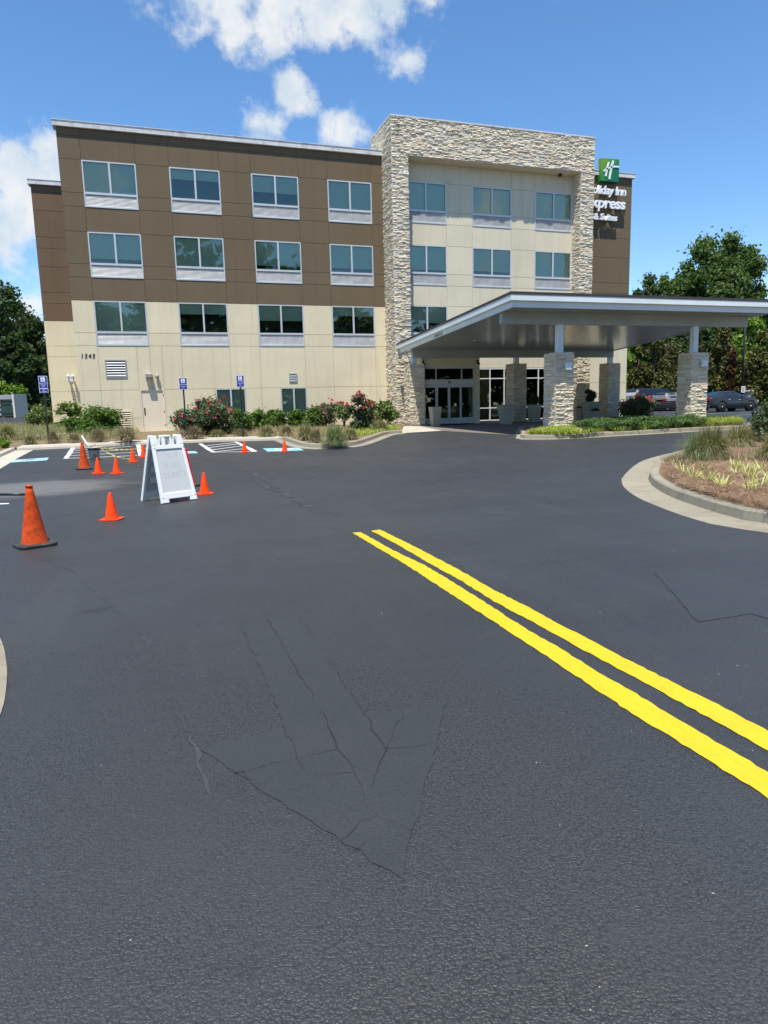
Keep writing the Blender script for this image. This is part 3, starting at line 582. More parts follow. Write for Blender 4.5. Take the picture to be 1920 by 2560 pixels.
# window units
def window_meshes(w,h,gb):
    fr=MB(); t=.055
    fr.box(0,w,-.012,.07,h-t,h); fr.box(0,t,-.012,.07,0,h-t); fr.box(w-t,w,-.012,.07,0,h-t)
    if gb: fr.box(t,w-t,-.02,.07,gb-.035,gb+.06); fr.box(t,w-t,-.02,.07,0,.07)
    else: fr.box(t,w-t,-.012,.07,0,t)
    fr.box(w/2-.04,w/2+.04,-.018,.07,(gb+.06) if gb else t,h-t)
    z0=(gb+.06) if gb else t
    pane=MB().box(t,w/2-.04,.028,.038,z0,h-t)
    g_=None
    if gb:
        g_=MB(); n=9; zz0=.07; zz1=gb-.035
        for i in range(n):
            a=zz0+(zz1-zz0)*i/n; b=zz0+(zz1-zz0)*(i+1)/n
            g_.add([(t,.03,a),(w-t,.03,a),(w-t,.002,a+.012),(t,.002,a+.012),(t,.03,b),(w-t,.03,b)],[(0,1,2,3),(3,2,5,4)])
    return fr.mesh('window','frame_alu'),pane.mesh('pane','window_glass'),(g_.mesh('grille','grille_alu') if g_ else None),z0
WM={}
BLIND=MB().box(0,1,.0,.008,-1,0).mesh('blind','blind_fabric')
def window(x0,x1,z0,z1,y,shade,gb=True,pl=None):
    w=round(x1-x0,3); h=round(z1-z0,3); key=(w,h,gb)
    if key not in WM: WM[key]=window_meshes(w,h,.594*h/2.019 if gb else 0)
    fr,pane,gr,zz=WM[key]; o=link('window',fr,hotel,loc=(x0,y,z0))
    link('pane',pane,o); link('pane',pane,o,loc=(w/2-.055+.04,0,0))
    if gr: link('grille',gr,o)
    H=h-.055-zz
    for k,(a,b) in enumerate(((.05,w/2-.01),(w/2+.01,w-.05))):
        link('blind',BLIND,o,loc=(a,.11,h-.05),scale=(b-a,1,max(.02,H*(shade+(.0 if k==0 else random.uniform(-.012,.012))))))
    return o
SH={(0,4):1.0,(1,4):.34,(2,4):.57,(3,4):1.0,(0,3):.84,(1,3):1.0,(2,3):.86,(3,3):.84,(0,2):1.0,(1,2):.36,(2,2):.55,(3,2):.33}
for (c,r),s in SH.items(): window(*XW[c],*ROW[r],0,s)
SHR={(0,4):1,(1,4):1,(2,4):1,(0,3):.9,(1,3):.87,(2,3):1,(0,2):.62,(1,2):1,(2,2):.7}
for (c,r),s in SHR.items(): window(*XR[c],*ROW[r],YR,s)
window(*W1,0,1.0,False); window(*W2,0,1.0,False)
# dark rooms, body and roofs
bx('interior_wall','interior_dark',-.8,14.5,.55,.6,0,13.5,hotel); bx('interior_wall','interior_dark',15.2,25.4,.3,.36,0,13.3,hotel)
bx('side_wall','brown_stucco',-.94,-.78,.17,20,BELT,13.7,hotel); bx('side_wall','cream_stucco',-.94,-.78,.17,20,-.35,BELT,hotel)
bx('side_wall','brown_stucco',29.5,29.66,.04,20,BELT,13.7,hotel); bx('side_wall','cream_stucco',29.5,29.66,.04,20,-.35,BELT,hotel)
bx('side_wall','rust_brown_stucco',-3.25,-3.1,8.36,26,6.23,13.5,hotel); bx('side_wall','cream_stucco',-3.25,-3.1,8.36,26,-.3,6.23,hotel)
bx('roof','grey_metal',-.8,29.5,.3,20,13.6,13.68,hotel); bx('roof','grey_metal',-3.1,-.95,8.4,26,13.3,13.4,hotel)
bx('rear_wall','brown_stucco',-.9,29.6,20,20.2,0,13.6,hotel)
def coping(x0,x1,y,z0,ends=(0,0),depth=.5):
    mb=MB(); a=y-.13; e0,e1=ends
    mb.box(x0-e0,x1+e1,a,y+depth,z0,z0+.225)
    A=x0-e0-.015;B=x1+e1+.015; z=z0+.228
    mb.add([(A,a-.02,z),(B,a-.02,z),(B,a-.02,z+.03),(A,a-.02,z+.03),(A,y+.28,z+.14),(B,y+.28,z+.14),(A,y+depth,z),(B,y+depth,z)],[(0,1,2,3),(3,2,5,4),(4,5,7,6),(0,3,4,6),(1,7,5,2),(0,6,7,1)])
    mb.obj('roof_coping','coping_metal',hotel)
coping(-.94,14.4,0,13.70,(.13,-.01)); coping(26.1,29.66,-.137,13.70,(-.01,.13)); coping(-3.25,-.95,8.19,13.50,(.13,-.01))
# stone entrance frame
portal=empty('stone_portal',(0,0,0)); portal.parent=hotel
YS=-1.5; PZ=15.08
def stone_variants():
    out=[]
    for k in range(7):
        r=random.Random(k)
        # back rectangle and a broken front face with an inner ridge
        v=[(-.5,.5,-.5),(.5,.5,-.5),(.5,.5,.5),(-.5,.5,.5)]
        for sx,sz in ((-1,-1),(1,-1),(1,1),(-1,1)): v.append((sx*.5,-.30+r.uniform(-.14,.14),sz*.5))
        v+=[(-.18+r.uniform(-.1,.1),-.5,r.uniform(-.25,.1)),(.2+r.uniform(-.1,.1),-.46+r.uniform(-.1,.1),r.uniform(-.1,.25))]
        f=[(0,4,7,3),(1,2,6,5),(0,1,5,4),(3,7,6,2),(4,5,9,8),(5,6,9),(6,7,8,9),(7,4,8)]
        out.append((v,f))
    return out
SV=stone_variants(); SVM=[]
for v,f in SV:
    me=bpy.data.meshes.new('stone'); me.from_pydata(v,[],f); me.materials.append(mt('ledge_stone')); bm=bmesh.new(); bm.from_mesh(me); bmesh.ops.recalc_face_normals(bm,faces=bm.faces); bm.to_mesh(me); bm.free(); SVM.append(me)
def lay(O,ang,Wd,H,rnd,rh=(.056,.092),ln=(.16,.44)):
    """courses of ledge stone on an upright face; returns (x,y,z,length,depth,height,angle)"""
    O=Vector(O); u=Vector((math.cos(ang),math.sin(ang),0)); n=Vector((math.sin(ang),-math.cos(ang),0)); z=0; out=[]
    while z<H-.02:
        h=min(rnd.uniform(*rh),H-z); x=-rnd.uniform(0,.04)
        if rnd.random()<.0: h*=1
        while x<Wd-.01:
            l=rnd.uniform(*ln); 
            if Wd-(x+l)<.12: l=Wd-x+rnd.uniform(0,.035)
            # some courses are two thin stones one over the other
            parts=[(z,h)] if rnd.random()>.35 or h<.07 else [(z,h*.5),(z+h*.5,h*.5)]
            for zz,hh in parts:
                d=rnd.uniform(.052,.10); c=O+u*(x+l/2)+n*(d/2-.03)+Vector((0,0,zz+hh/2)); out.append((c.x,c.y,c.z,l-.006,d,hh-.006,ang))
            x+=l
        z+=h
    return out
def place_stones(lst,parent,limit,key,base=Vector((0,0,0))):
    lst=sorted(lst,key=key); 
    for s in lst[:limit]:
        link('stone',random.choice(SVM),parent,loc=Vector(s[:3])-base,rot=(0,0,s[6]),scale=(s[3]*random.choice((1,-1)),s[4],s[5]))
    rest=lst[limit:]
    if rest:
        V=[];F=[];b=0
        for s in rest:
            v,f=SV[random.randrange(len(SV))]; a=np.array(v)*np.array(s[3:6]); c,sn=math.cos(s[6]),math.sin(s[6])
            V.append(np.stack([a[:,0]*c-a[:,1]*sn+s[0],a[:,0]*sn+a[:,1]*c+s[1],a[:,2]+s[2]],1)-np.array(base)); F+=[tuple(i+b for i in q) for q in f]; b+=len(v)
        me=bpy.data.meshes.new('stone_cladding'); me.from_pydata(np.concatenate(V).tolist(),[],F); me.materials.append(mt('ledge_stone')); bm=bmesh.new(); bm.from_mesh(me); bmesh.ops.recalc_face_normals(bm,faces=bm.faces); bm.to_mesh(me); bm.free()
        props(link('stone_cladding',me,parent),kind='stuff')
def build_portal():
    mb=MB(); YB=1.85
    mb.box(14.43,15.21,YS+.03,YB,-.3,PZ); mb.box(25.33,26.05,YS+.03,YB,-.3,PZ); mb.box(15.21,25.33,YS+.03,YB,13.35,PZ); mb.obj('stone_backing','stone_mortar',portal)
    bx('soffit_panel','pale_stucco',15.2,25.34,YS+.02,YR+.02,13.30,13.345,portal)
    bx('recess_return','pale_stucco',25.30,25.33,YS+.75,YR,2.95,13.3,portal)
    mb=MB().box(14.34,26.12,YS-.06,YB+.04,PZ,PZ+.07); mb.obj('portal_coping','coping_metal',portal)
    r=random.Random(3)
    st=lay((14.4,YS,-.1),0,.84,13.42,r)+lay((25.3,YS,-.1),0,.78,13.42,r)+lay((14.4,YS,13.32),0,11.68,PZ-13.32,r)
    st+=lay((14.4,YB,-.1),-math.pi/2,YB-YS,PZ+.1,r)       # left flank
    st+=lay((25.3,YR,-.1),-math.pi/2,YR-YS-.02,13.4,r)    # inner face of right leg
    st+=lay((26.08,YS,-.1),math.pi/2,YB-YS,PZ+.1,r)       # right flank
    camp=co.matrix_world.translation
    def key(s):
        hid=0 if (s[6]<=0) else 100
        return (Vector(s[:3])-camp).length/math.sqrt(s[3]*s[5])+hid*10
    place_stones(st,portal,300,key)
build_portal()
# lobby front and entrance vestibule
def glazing(name,xs_,zs,y,parent,m='white_metal',t=.055,glass='lobby_glass'):
    mb=MB()
    for x in xs_: mb.box(x-t/2,x+t/2,y-.03,y+.06,zs[0],zs[-1]+t/2)
    for z in zs:
        for a,b in zip(xs_,xs_[1:]): mb.box(a+t/2,b-t/2,y-.027,y+.057,z-t/2,z+t/2)
    fr=mb.obj(name,m,parent)
    for a,b in zip(xs_,xs_[1:]):
        for c,d in zip(zs,zs[1:]): bx('pane',glass,a+t/2,b-t/2,y+.01,y+.02,c+t/2,d-t/2,fr)
    return fr
glazing('lobby_window',[18.4,19.25,20.13,21.01,21.88],[.08,.76,2.37,2.90],YR,hotel); glazing('lobby_window',[22.3,23.18,24.06,24.94],[.08,.76,2.37,2.90],YR,hotel)
for a,b in ((15.24,18.37),(21.91,22.27),(24.97,25.3)): bx('wall_panel','cream_stucco',a,b,YR+.005,YR+.08,-.1,2.93,hotel)
bx('lobby_floor','interior_dark',15.3,25.3,-.7,6,-.1,0,hotel); bx('lobby_back_wall','interior_dark',15.2,25.4,4,4.1,0,3,hotel); bx('lobby_ceiling','interior_dark',15.2,25.4,-.7,4,2.96,3.0,hotel)
vest=empty('entrance_vestibule',(0,0,0)); vest.parent=hotel
YV=-2.8
bx('vestibule_wall','pale_stucco',18.20,18.5,YV-.06,YR,-.1,3.36,vest); bx('vestibule_wall','pale_stucco',15.3,18.20,YV-.05,YR,2.87,3.36,vest); bx('vestibule_wall','pale_stucco',15.26,15.40,YV,YR,-.1,2.87,vest)
fr=glazing('transom_window',[15.43,16.07,17.5,18.17],[2.25,2.84],YV,vest,'frame_alu',.05)
bx('door_header','frame_alu',15.4,18.2,YV-.07,YV+.05,2.0,2.222,vest)
bx('door_sensor','black_metal',16.72,16.84,YV-.12,YV-.07,2.09,2.17,vest)
for a,b,yy in ((15.42,16.08,0),(16.08,16.75,-.05),(16.77,17.42,-.05),(17.43,18.18,0)):
    mb=MB(); t=.06; y=YV+yy; mb.box(a,a+t,y-.02,y+.02,.02,1.99); mb.box(b-t,b,y-.02,y+.02,.02,1.99); mb.box(a+t,b-t,y-.02,y+.02,1.87,1.99); mb.box(a+t,b-t,y-.02,y+.02,.02,.32)
    d=mb.obj('sliding_door','frame_alu',vest); bx('pane','lobby_glass',a+t,b-t,y-.004,y+.004,.32,1.87,d)
bx('vestibule_roof','grey_metal',15.3,18.45,YV-.04,YR,3.34,3.40,vest); bx('vestibule_back','interior_dark',15.4,18.2,-1.0,-.95,0,2.87,vest)
# service door
sd=MB().box(1.80,2.81,.02,.07,.02,2.03).obj('service_door','door_paint',hotel)
fr=MB(); fr.box(1.73,1.80,-.02,.09,-.02,2.10); fr.box(2.81,2.88,-.02,.09,-.02,2.10); fr.box(1.80,2.81,-.02,.09,2.03,2.10); fr.obj('door_frame','door_paint',sd)
bx('push_plate','letter_black',1.875,1.935,.008,.02,.85,1.2,sd)
for z in (.3,.95,1.75): bx('hinge','hinge',2.795,2.83,-.03,-.005,z,z+.1,sd)
bx('threshold','lamp_grey',1.8,2.81,-.03,.08,.0,.02,sd)
# louvred vents
def vent(x0,x1,z0,z1,n,m):
    fr=MB(); t=.06; fr.box(x0,x1,-.035,.0,z1-t,z1); fr.box(x0,x1,-.035,0,z0,z0+t); fr.box(x0,x0+t,-.035,0,z0+t,z1-t); fr.box(x1-t,x1,-.035,0,z0+t,z1-t)
    o=fr.obj('louvre_vent',m,hotel); bx('vent_back','dark_void',x0+t,x1-t,-.008,-.003,z0+t,z1-t,o)
    H=(z1-z0-2*t)/n
    for i in range(n):
        z=z0+t+H*i; mb=MB(); mb.add([(x0+t,-.04,z+H*.05),(x1-t,-.04,z+H*.05),(x1-t,-.04,z+H*.14),(x0+t,-.04,z+H*.14),(x0+t,-.01,z+H*.62),(x1-t,-.01,z+H*.62),(x1-t,-.01,z+H*.52),(x0+t,-.01,z+H*.52)],[(0,1,2,3),(3,2,5,4),(7,6,1,0),(4,5,6,7)])
        mb.obj('slat',m,o)
vent(.28,1.23,2.67,3.50,6,'grey_metal'); vent(.46,1.30,.25,1.08,7,'cream_stucco'); vent(9.06,9.48,2.35,2.79,3,'grey_metal')
nm=link('house_number',text_mesh('1545',.25,.012,'letter_black',shear=.2,spacing=1.35),hotel,loc=(-.77,-.014,3.60),rot=(math.pi/2,0,0))
bx('conduit_box','lamp_grey',3.25,3.31,-.06,0,.18,.32,hotel)
# ================================================================== CANOPY AND PIERS
SL=.0545; YF0=-13.95; YB0=-2.15
def cz(y,z): return z-(y-YF0)*SL      # slope towards the hotel
canopy=empty('entrance_canopy',(20,-8,0),0,'grey painted entrance canopy with a sloping roof over the hotel drive','canopy'); CB=Vector((20,-8,0))
def cpoly(name,m,xl,xr,z0,z1,in_=0.0,parent=None):
    mb=MB(); (fl,fr_),(bl,br)=(xl[0],xr[0]),(xl[1],xr[1]); v=[]
    for z in (z0,z1):
        for x,y in ((fl+in_,YF0+in_),(fr_-in_,YF0+in_),(br-in_,YB0-in_),(bl+in_,YB0-in_)): v.append((x-CB.x,y-CB.y,cz(y,z)))
    mb.add(v,[(3,2,1,0),(4,5,6,7),(0,1,5,4),(1,2,6,5),(2,3,7,6),(3,0,4,7)]); return mb.obj(name,m,parent or canopy)
XLc=(14.25,14.25); XRc=(26.0,26.75)
cpoly('roof_sheet','roof_metal',XLc,XRc,4.69,4.785,-.012)
cpoly('upper_fascia','fascia_paint',XLc,XRc,4.495,4.688)
def ring(name,m,z0,z1,in_,w):
    mb=MB(); o=[(XLc[0]+in_,YF0+in_),(XRc[0]-in_,YF0+in_),(XRc[1]-in_,YB0-in_),(XLc[1]+in_,YB0-in_)]; i=[(XLc[0]+in_+w,YF0+in_+w),(XRc[0]-in_-w,YF0+in_+w),(XRc[1]-in_-w,YB0-in_-w),(XLc[1]+in_+w,YB0-in_-w)]
    v=[(x-CB.x,y-CB.y,cz(y,z)) for z in (z0,z1) for P in (o,i) for x,y in P]; f=[]
    for k in range(4):
        n=(k+1)%4; f+=[(k,n,8+n,8+k),(4+n,4+k,12+k,12+n),(n,k,4+k,4+n),(8+k,8+n,12+n,12+k)]
    mb.add(v,f); return mb.obj(name,m,canopy)
ring('lower_fascia','fascia_paint',4.285,4.493,.11,.05)
cpoly('soffit','soffit_panel',XLc,XRc,4.315,4.36,.165)
def beam(x0,x1,y,z0,z1):
    b=MB().box(x0-CB.x,x1-CB.x,y-.115-CB.y,y+.115-CB.y,z0,z1); return b.obj('beam','beam_paint',canopy,bevel=.006)
YF=-12.734; YB_=-3.0
beam(14.5,25.75,YF,3.85,4.255); beam(14.72,26.5,YB_,3.345,3.745)
PIERS=[(16.94,YF,2.81,'front'),(23.17,YF,2.81,'front'),(14.81,YB_,3.02,'back'),(20.54,YB_,3.02,'back'),(26.35,YB_,3.02,'back')]
for x,y,z,_ in PIERS:
    MB().box(x-.115-CB.x,x+.115-CB.x,y-.113-CB.y,y+.113-CB.y,z-.05,(3.849 if y<-8 else 3.344)).obj('post','fascia_paint',canopy,bevel=.005)
for px_,py_ in ((16.6,-6.2),(20.2,-6.4),(19.2,-9.5),(23.8,-6.4),(23.5,-9.8)):
    m=MB().lathe([(0,0),(.07,0),(.085,.012),(.09,.03)],14); m.obj('downlight','bulb_white',canopy,loc=(px_-CB.x,py_-CB.y,cz(py_,4.293)))
dsp=[(14.42,-2.85,3.75),(14.45,-2.9,3.55),(14.62,-2.9,3.3),(14.66,-2.9,3.02)]
MB().tube([(a-CB.x,b-CB.y,c) for a,b,c in dsp],.04,8).obj('downpipe','fascia_paint',canopy)
yc=-7.25; tw=math.atan(SL)
pl=MB().box(-.46,.46,-.004,.004,-.085,.085).obj('clearance_plate','pale_stone',canopy,loc=(14.354-CB.x,yc-CB.y,cz(yc,4.387)),rot=Euler((0,tw,-math.pi/2),'XYZ'))
pl.rotation_euler=(Matrix.Rotation(-tw,3,'X')@Matrix.Rotation(-math.pi/2,3,'Z')).to_euler()
link('lettering',text_mesh("Clearance 11' 6\"",.125,.002,'letter_black',align='CENTER'),pl,loc=(0,-.006,-.04),rot=(math.pi/2,0,0))
PL=['ledge stone pier at the left end of the canopy island with a wall light','ledge stone pier at the far end of the canopy island beside the black bench','ledge stone pier standing against the hotel entrance frame left of the doors','ledge stone pier in shade in front of the lobby windows','ledge stone pier in shade at the right rear corner of the canopy']
camp=co.matrix_world.translation
for (x,y,z,_),lab in zip(PIERS,PL):
    r=random.Random(int(x*100)); h=.37; root=empty('stone_pier',(x,y,-.25),0,lab,'pier','piers carrying the entrance canopy'); b=Vector((x,y,-.25))
    mb=MB().box(-h+.03,h-.03,-h+.03,h-.03,0,z+.22); mb.obj('core','stone_mortar',root)
    st=lay((x-h,y-h,-.2),0,2*h,z+.2,r,ln=(.14,.46))+lay((x-h,y+h,-.2),-math.pi/2,2*h,z+.2,r,ln=(.14,.46))+lay((x+h,y-h,-.2),math.pi/2,2*h,z+.2,r,ln=(.14,.46))+lay((x+h,y+h,-.2),math.pi,2*h,z+.2,r,ln=(.14,.46))
    place_stones(st,root,290,lambda s:(0 if s[6] in (0,-math.pi/2) else 1,(Vector(s[:3])-camp).length),b)
    MB().box(-h,h,-h,h,z+.2,z+.25).obj('cap','ledge_stone',root)
    if y>-8: MB().box(-h-.09,h+.09,-h-.09,h+.09,.14,.30+(.06 if x>26 else 0)).obj('plinth','concrete',root,bevel=.01)
def box_light(x,y,z,lab):
    o=empty('wall_light',(x,y,z),0,lab,'wall light','wall lights on the canopy piers'); MB().box(-.12,.12,-.13,0,-.13,.13).obj('housing','fascia_paint',o,bevel=.008); MB().box(-.105,.105,-.12,-.01,-.136,-.13).obj('lens','bulb_white',o); MB().box(-.05,.05,0,.06,-.05,.05).obj('bracket','grey_metal',o)
box_light(17.02,YF-.37-.07,2.30,'square grey wall light on the left front canopy pier'); box_light(23.27,YF-.37-.07,2.37,'square grey wall light on the pier beside the bench')
# ================================================================== SIGNS AND FIXTURES ON THE WALLS
sg=empty('hotel_sign',(27.9,-.137,12.4),0,'green square with a white slanted H above white hotel lettering on the right wall','sign'); SB=Vector((27.9,-.137,12.4))
fb=MB().box(-.6,.6,-.15,.15,-.61,.61).obj('sign_box','sign_green_face',sg,loc=(27.88-SB.x,-.33-SB.y,13.94-SB.z),bevel=.012)
# the slanted letter is three flat bars with rounded ends
def bar(pts,w):
    P=[Vector(p) for p in pts]; mb=MB(); l=offset_path(P,w/2); r=offset_path(P,-w/2); n=len(P); v=[(q.x,y,q.y) for y in (-.185,-.15) for a,b in zip(l,r) for q in (a,b)]; f=[]
    for i in range(n-1):
        a=2*i; f+=[(a,a+1,a+3,a+2),(2*n+a,2*n+a+2,2*n+a+3,2*n+a+1),(a,a+2,2*n+a+2,2*n+a),(a+1,2*n+a+1,2*n+a+3,a+3)]
    f+=[(0,2*n,2*n+1,1),(2*n-2,2*n-1,4*n-1,4*n-2)]
    mb.add(v,f); mb.obj('letter_bar','sign_white',fb)
bar([(-.30,-.36),(-.27,-.2),(-.20,.15),(-.10,.40)],.10); bar([(-.05,-.50),(-.01,-.25),(.08,.2),(.19,.50)],.115); bar([(-.46,-.10),(-.25,.03),(.05,.155),(.3,.20),(.57,.205)],.085)
for txt,xr,zb,sz,sh,sp,bd in (('Holiday Inn',29.07,12.67,.62,.10,.90,.018),('Express',29.03,11.92,.82,.10,.94,.020),('& Suites',28.50,11.25,.50,.10,.95,.010)):
    me=text_mesh(txt,sz,.055,'sign_white',shear=sh,spacing=sp,bold=bd,align='RIGHT')
    link('lettering',me,sg,loc=(xr-SB.x,-.36-SB.y,zb-SB.z),rot=(math.pi/2,0,0),scale=((1.13 if txt=='Express' else 1.07 if txt=='Holiday Inn' else 1.02),1,1))
    n=3
    for i in range(n): MB().box(-.02,.02,0,.18,-.02,.02).obj('standoff','grey_metal',sg,loc=(xr-SB.x-.3-i*.5,-.32-SB.y,zb-SB.z+.12))
wl=empty('wall_light',(2.21,0,2.74),0,'grey wall light over the service door','wall light'); MB().prism([(-.16,0),(.16,0),(.16,-.30),(-.16,-.30)],-.11,.09).obj('housing','lamp_grey',wl,bevel=.02); MB().box(-.13,.13,-.27,-.03,-.118,-.11).obj('lens','bulb_white',wl)
sc=empty('security_camera',(2.59,0,2.72),0,'small grey domed fixture beside the light over the service door','camera'); MB().lathe([(0,-.13),(.06,-.12),(.09,-.07),(.09,.0),(.07,.06),(0,.08)],14,c=(0,-.11,0)).obj('dome','lamp_grey',sc); MB().box(-.04,.04,-.06,0,-.02,.08).obj('bracket','lamp_grey',sc)
cm_=empty('security_camera',(24.3,-1.0,13.30),0,'small black dome camera under the soffit of the stone frame','camera'); MB().lathe([(0,-.16),(.07,-.14),(.10,-.06),(.10,0),(0,0)],14).obj('dome','black_metal',cm_)
for (x,z),l in (((15.342,3.109),'small black spotlight at the left top corner of the entrance doors'),((18.359,3.118),'small black spotlight at the right top corner of the entrance doors')):
    o=empty('spotlight',(x,-2.86,z),0,l,'spotlight'); MB().lathe([(0,-.26),(.05,-.25),(.06,-.10),(.04,0),(0,0)],12,'y').obj('head','black_metal',o,rot=(.35,0,0)); MB().box(-.04,.04,-.03,.0,-.02,.12).obj('bracket','black_metal',o)
lx,lz=14.535,4.084
o=empty('wall_light',(lx,-1.58,lz),0,'small pale wall light on the left leg of the stone frame','wall light'); MB().box(-.09,.09,-.10,.0,-.16,.16).obj('housing','fascia_paint',o,bevel=.01); MB().box(-.05,.05,0,.1,-.06,.06).obj('bracket','grey_metal',o)
fl=empty('floodlight',(-2.09,8.19,2.97),0,'cluster of four white floodlight heads on the cream wall of the side wing','floodlight')
for dx,dz in ((-.125,.115),(.125,.115),(-.115,-.115),(.13,-.115)):
    h=MB().lathe([(0,.0),(.05,-.01),(.065,-.08),(.10,-.20),(.095,-.22),(.03,-.215),(0,-.21)],14,'y').obj('lamp_head','bulb_white',fl,loc=(dx,-.12,dz),rot=(-.25,0,0)); MB().lathe([(0,-.225),(.03,-.222),(.035,-.21)],10,'y').obj('lamp_bulb','dark_void',h)
    MB().tube([(dx,0,dz-.02),(dx,-.13,dz)],.02,6).obj('arm','bulb_white',fl)
MB().box(-.07,.07,-.03,0,-.18,.18).obj('back_plate','bulb_white',fl)
def park_sign(x,y,top,lab,van=False):
    b=gz(x,y,.1); o=empty('accessible_parking_sign',(x,y,b),0,lab,'parking sign','blue accessible parking signs'); H=top-b
    MB().box(-.03,.03,-.02,.02,-.2,H-.02).obj('post','dark_green_metal',o)
    def plate(z0,z1,lines,sym):
        w=.152; p=MB().box(-w,w,-.032,-.026,z0,z1).obj('sign_plate','sign_white',o,bevel=.004); MB().box(-w+.013,w-.013,-.0345,-.033,z0+.013,z1-.013).obj('sign_face','sign_blue',p)
        if sym:
            zc=z1-.125; MB().box(-.075,.075,-.0365,-.035,zc-.08,zc+.08).obj('symbol_field','sign_white',p)
            mb=MB(); y=-.038
            def st(pts,w):
                P=[Vector(q) for q in pts]; l=offset_path(P,w/2); r=offset_path(P,-w/2); n=len(P); v=[(q.x,y,q.y+zc) for a,b in zip(l,r) for q in (a,b)]; mb.add(v,[(2*i,2*i+1,2*i+3,2*i+2) for i in range(n-1)])
            st([(-.028,.058),(-.008,.058)],.022); st([(-.018,.045),(-.012,-.012),(.024,-.014),(.044,-.056)],.014); st([(-.014,.018),(.018,.016)],.011); st([(-.024,.012),(-.046,-.014),(-.036,-.05),(.0,-.06),(.026,-.038)],.011)
            mb.obj('wheelchair_symbol','sign_blue',p)
        for t,z,s in lines: link('lettering',text_mesh(t,s,.0008,'sign_white',align='CENTER',bold=.0006),p,loc=(0,-.0358,z),rot=(math.pi/2,0,0))
    plate(H-.457,H,[('HANDICAPPED',H-.272,.040),('PARKING',H-.345,.045),('ONLY',H-.415,.045)],True)
    if van: plate(H-.62,H-.462,[('VAN',H-.528,.045),('ACCESSIBLE',H-.592,.042)],False)
park_sign(-1.537,-6.722,2.43,'blue accessible parking sign with a second van plate at the left end of the bed',True)
park_sign(3.51,-7.095,2.30,'blue accessible parking sign beside the large red rose bush')
park_sign(5.7,-7.383,2.36,'blue accessible parking sign in front of the left ground floor window')
# ================================================================== BARRICADE
def small_cone(x,y,lab,h=.37):
    z=gz(x,y,.003); o=empty('traffic_cone',(x,y,z),random.uniform(0,1.5),lab,'traffic cone','small orange traffic cones'); s=h/.37
    MB().lathe([(.093*s,.012),(.088*s,.03),(.055*s,.2*s),(.022*s,.36*s),(.017*s,.372*s),(0,.374*s)],20).obj('cone','cone_orange',o)
    n=24; MB().prism([(.135*s*(abs(math.cos(a))**.35)*(1 if math.cos(a)>0 else -1),.135*s*(abs(math.sin(a))**.35)*(1 if math.sin(a)>0 else -1)) for a in [2*math.pi*(i+.5)/n for i in range(n)]],0,.014).obj('base','cone_orange',o); return o
SC=[(1.748,-25.601,'small orange cone standing alone between the large worn cone and the white board'),(1.032,-18.223,'small orange cone just right of the grey bucket'),(1.449,-18.459,'small orange cone in the open between the bucket and the white board'),(1.716,-15.205,'small orange cone holding the end of the yellow tape'),
 (1.968,-13.628,'small orange cone on the white hatching behind the white board'),(3.138,-23.291,'small orange cone just right of the white folding board'),(5.012,-13.48,'small orange cone on the hatched aisle near the second rose bushes'),(6.229,-13.864,'small orange cone on the blue bay mark by the kerbed bed')]
for x,y,l in SC: small_cone(x,y,l)
def big_cone(x,y,rz,lab,m='cone_worn',h=.68,tall=True):
    z=gz(x,y,.003); o=empty('traffic_cone',(x,y,z),rz,lab,'traffic cone','large cones on black bases'); s=h/.72
    MB().lathe([(.150*s,.03),(.143*s,.05),(.092*s,.36*s),(.046*s,.64*s),(.043*s,.665*s),(.039*s,.668*s),(.038*s,.70*s),(.042*s,.703*s),(.041*s,.718*s),(.034*s,.72*s),(.032*s,.60*s)],28).obj('cone',m,o)
    a=.212*s; c=.06*s; MB().prism([(-a+c,-a),(a-c,-a),(a,-a+c),(a,a-c),(a-c,a),(-a+c,a),(-a,a-c),(-a,-a+c)],0,.035).obj('base','rubber',o,bevel=.008); return o
big_cone(1.033,-27.198,.42,'large worn orange cone with dark grime on a black base, nearest the kerb')
big_cone(0.599,-16.811,.15,'large orange cone on a black base with dark marks beside the grey bucket',h=.66)
simple('cone_red',(.72,.02,.012),.45,0,.05,6)
big_cone(2.907,-21.845,.3,'large red cone half hidden behind the white folding board','cone_red',.72)
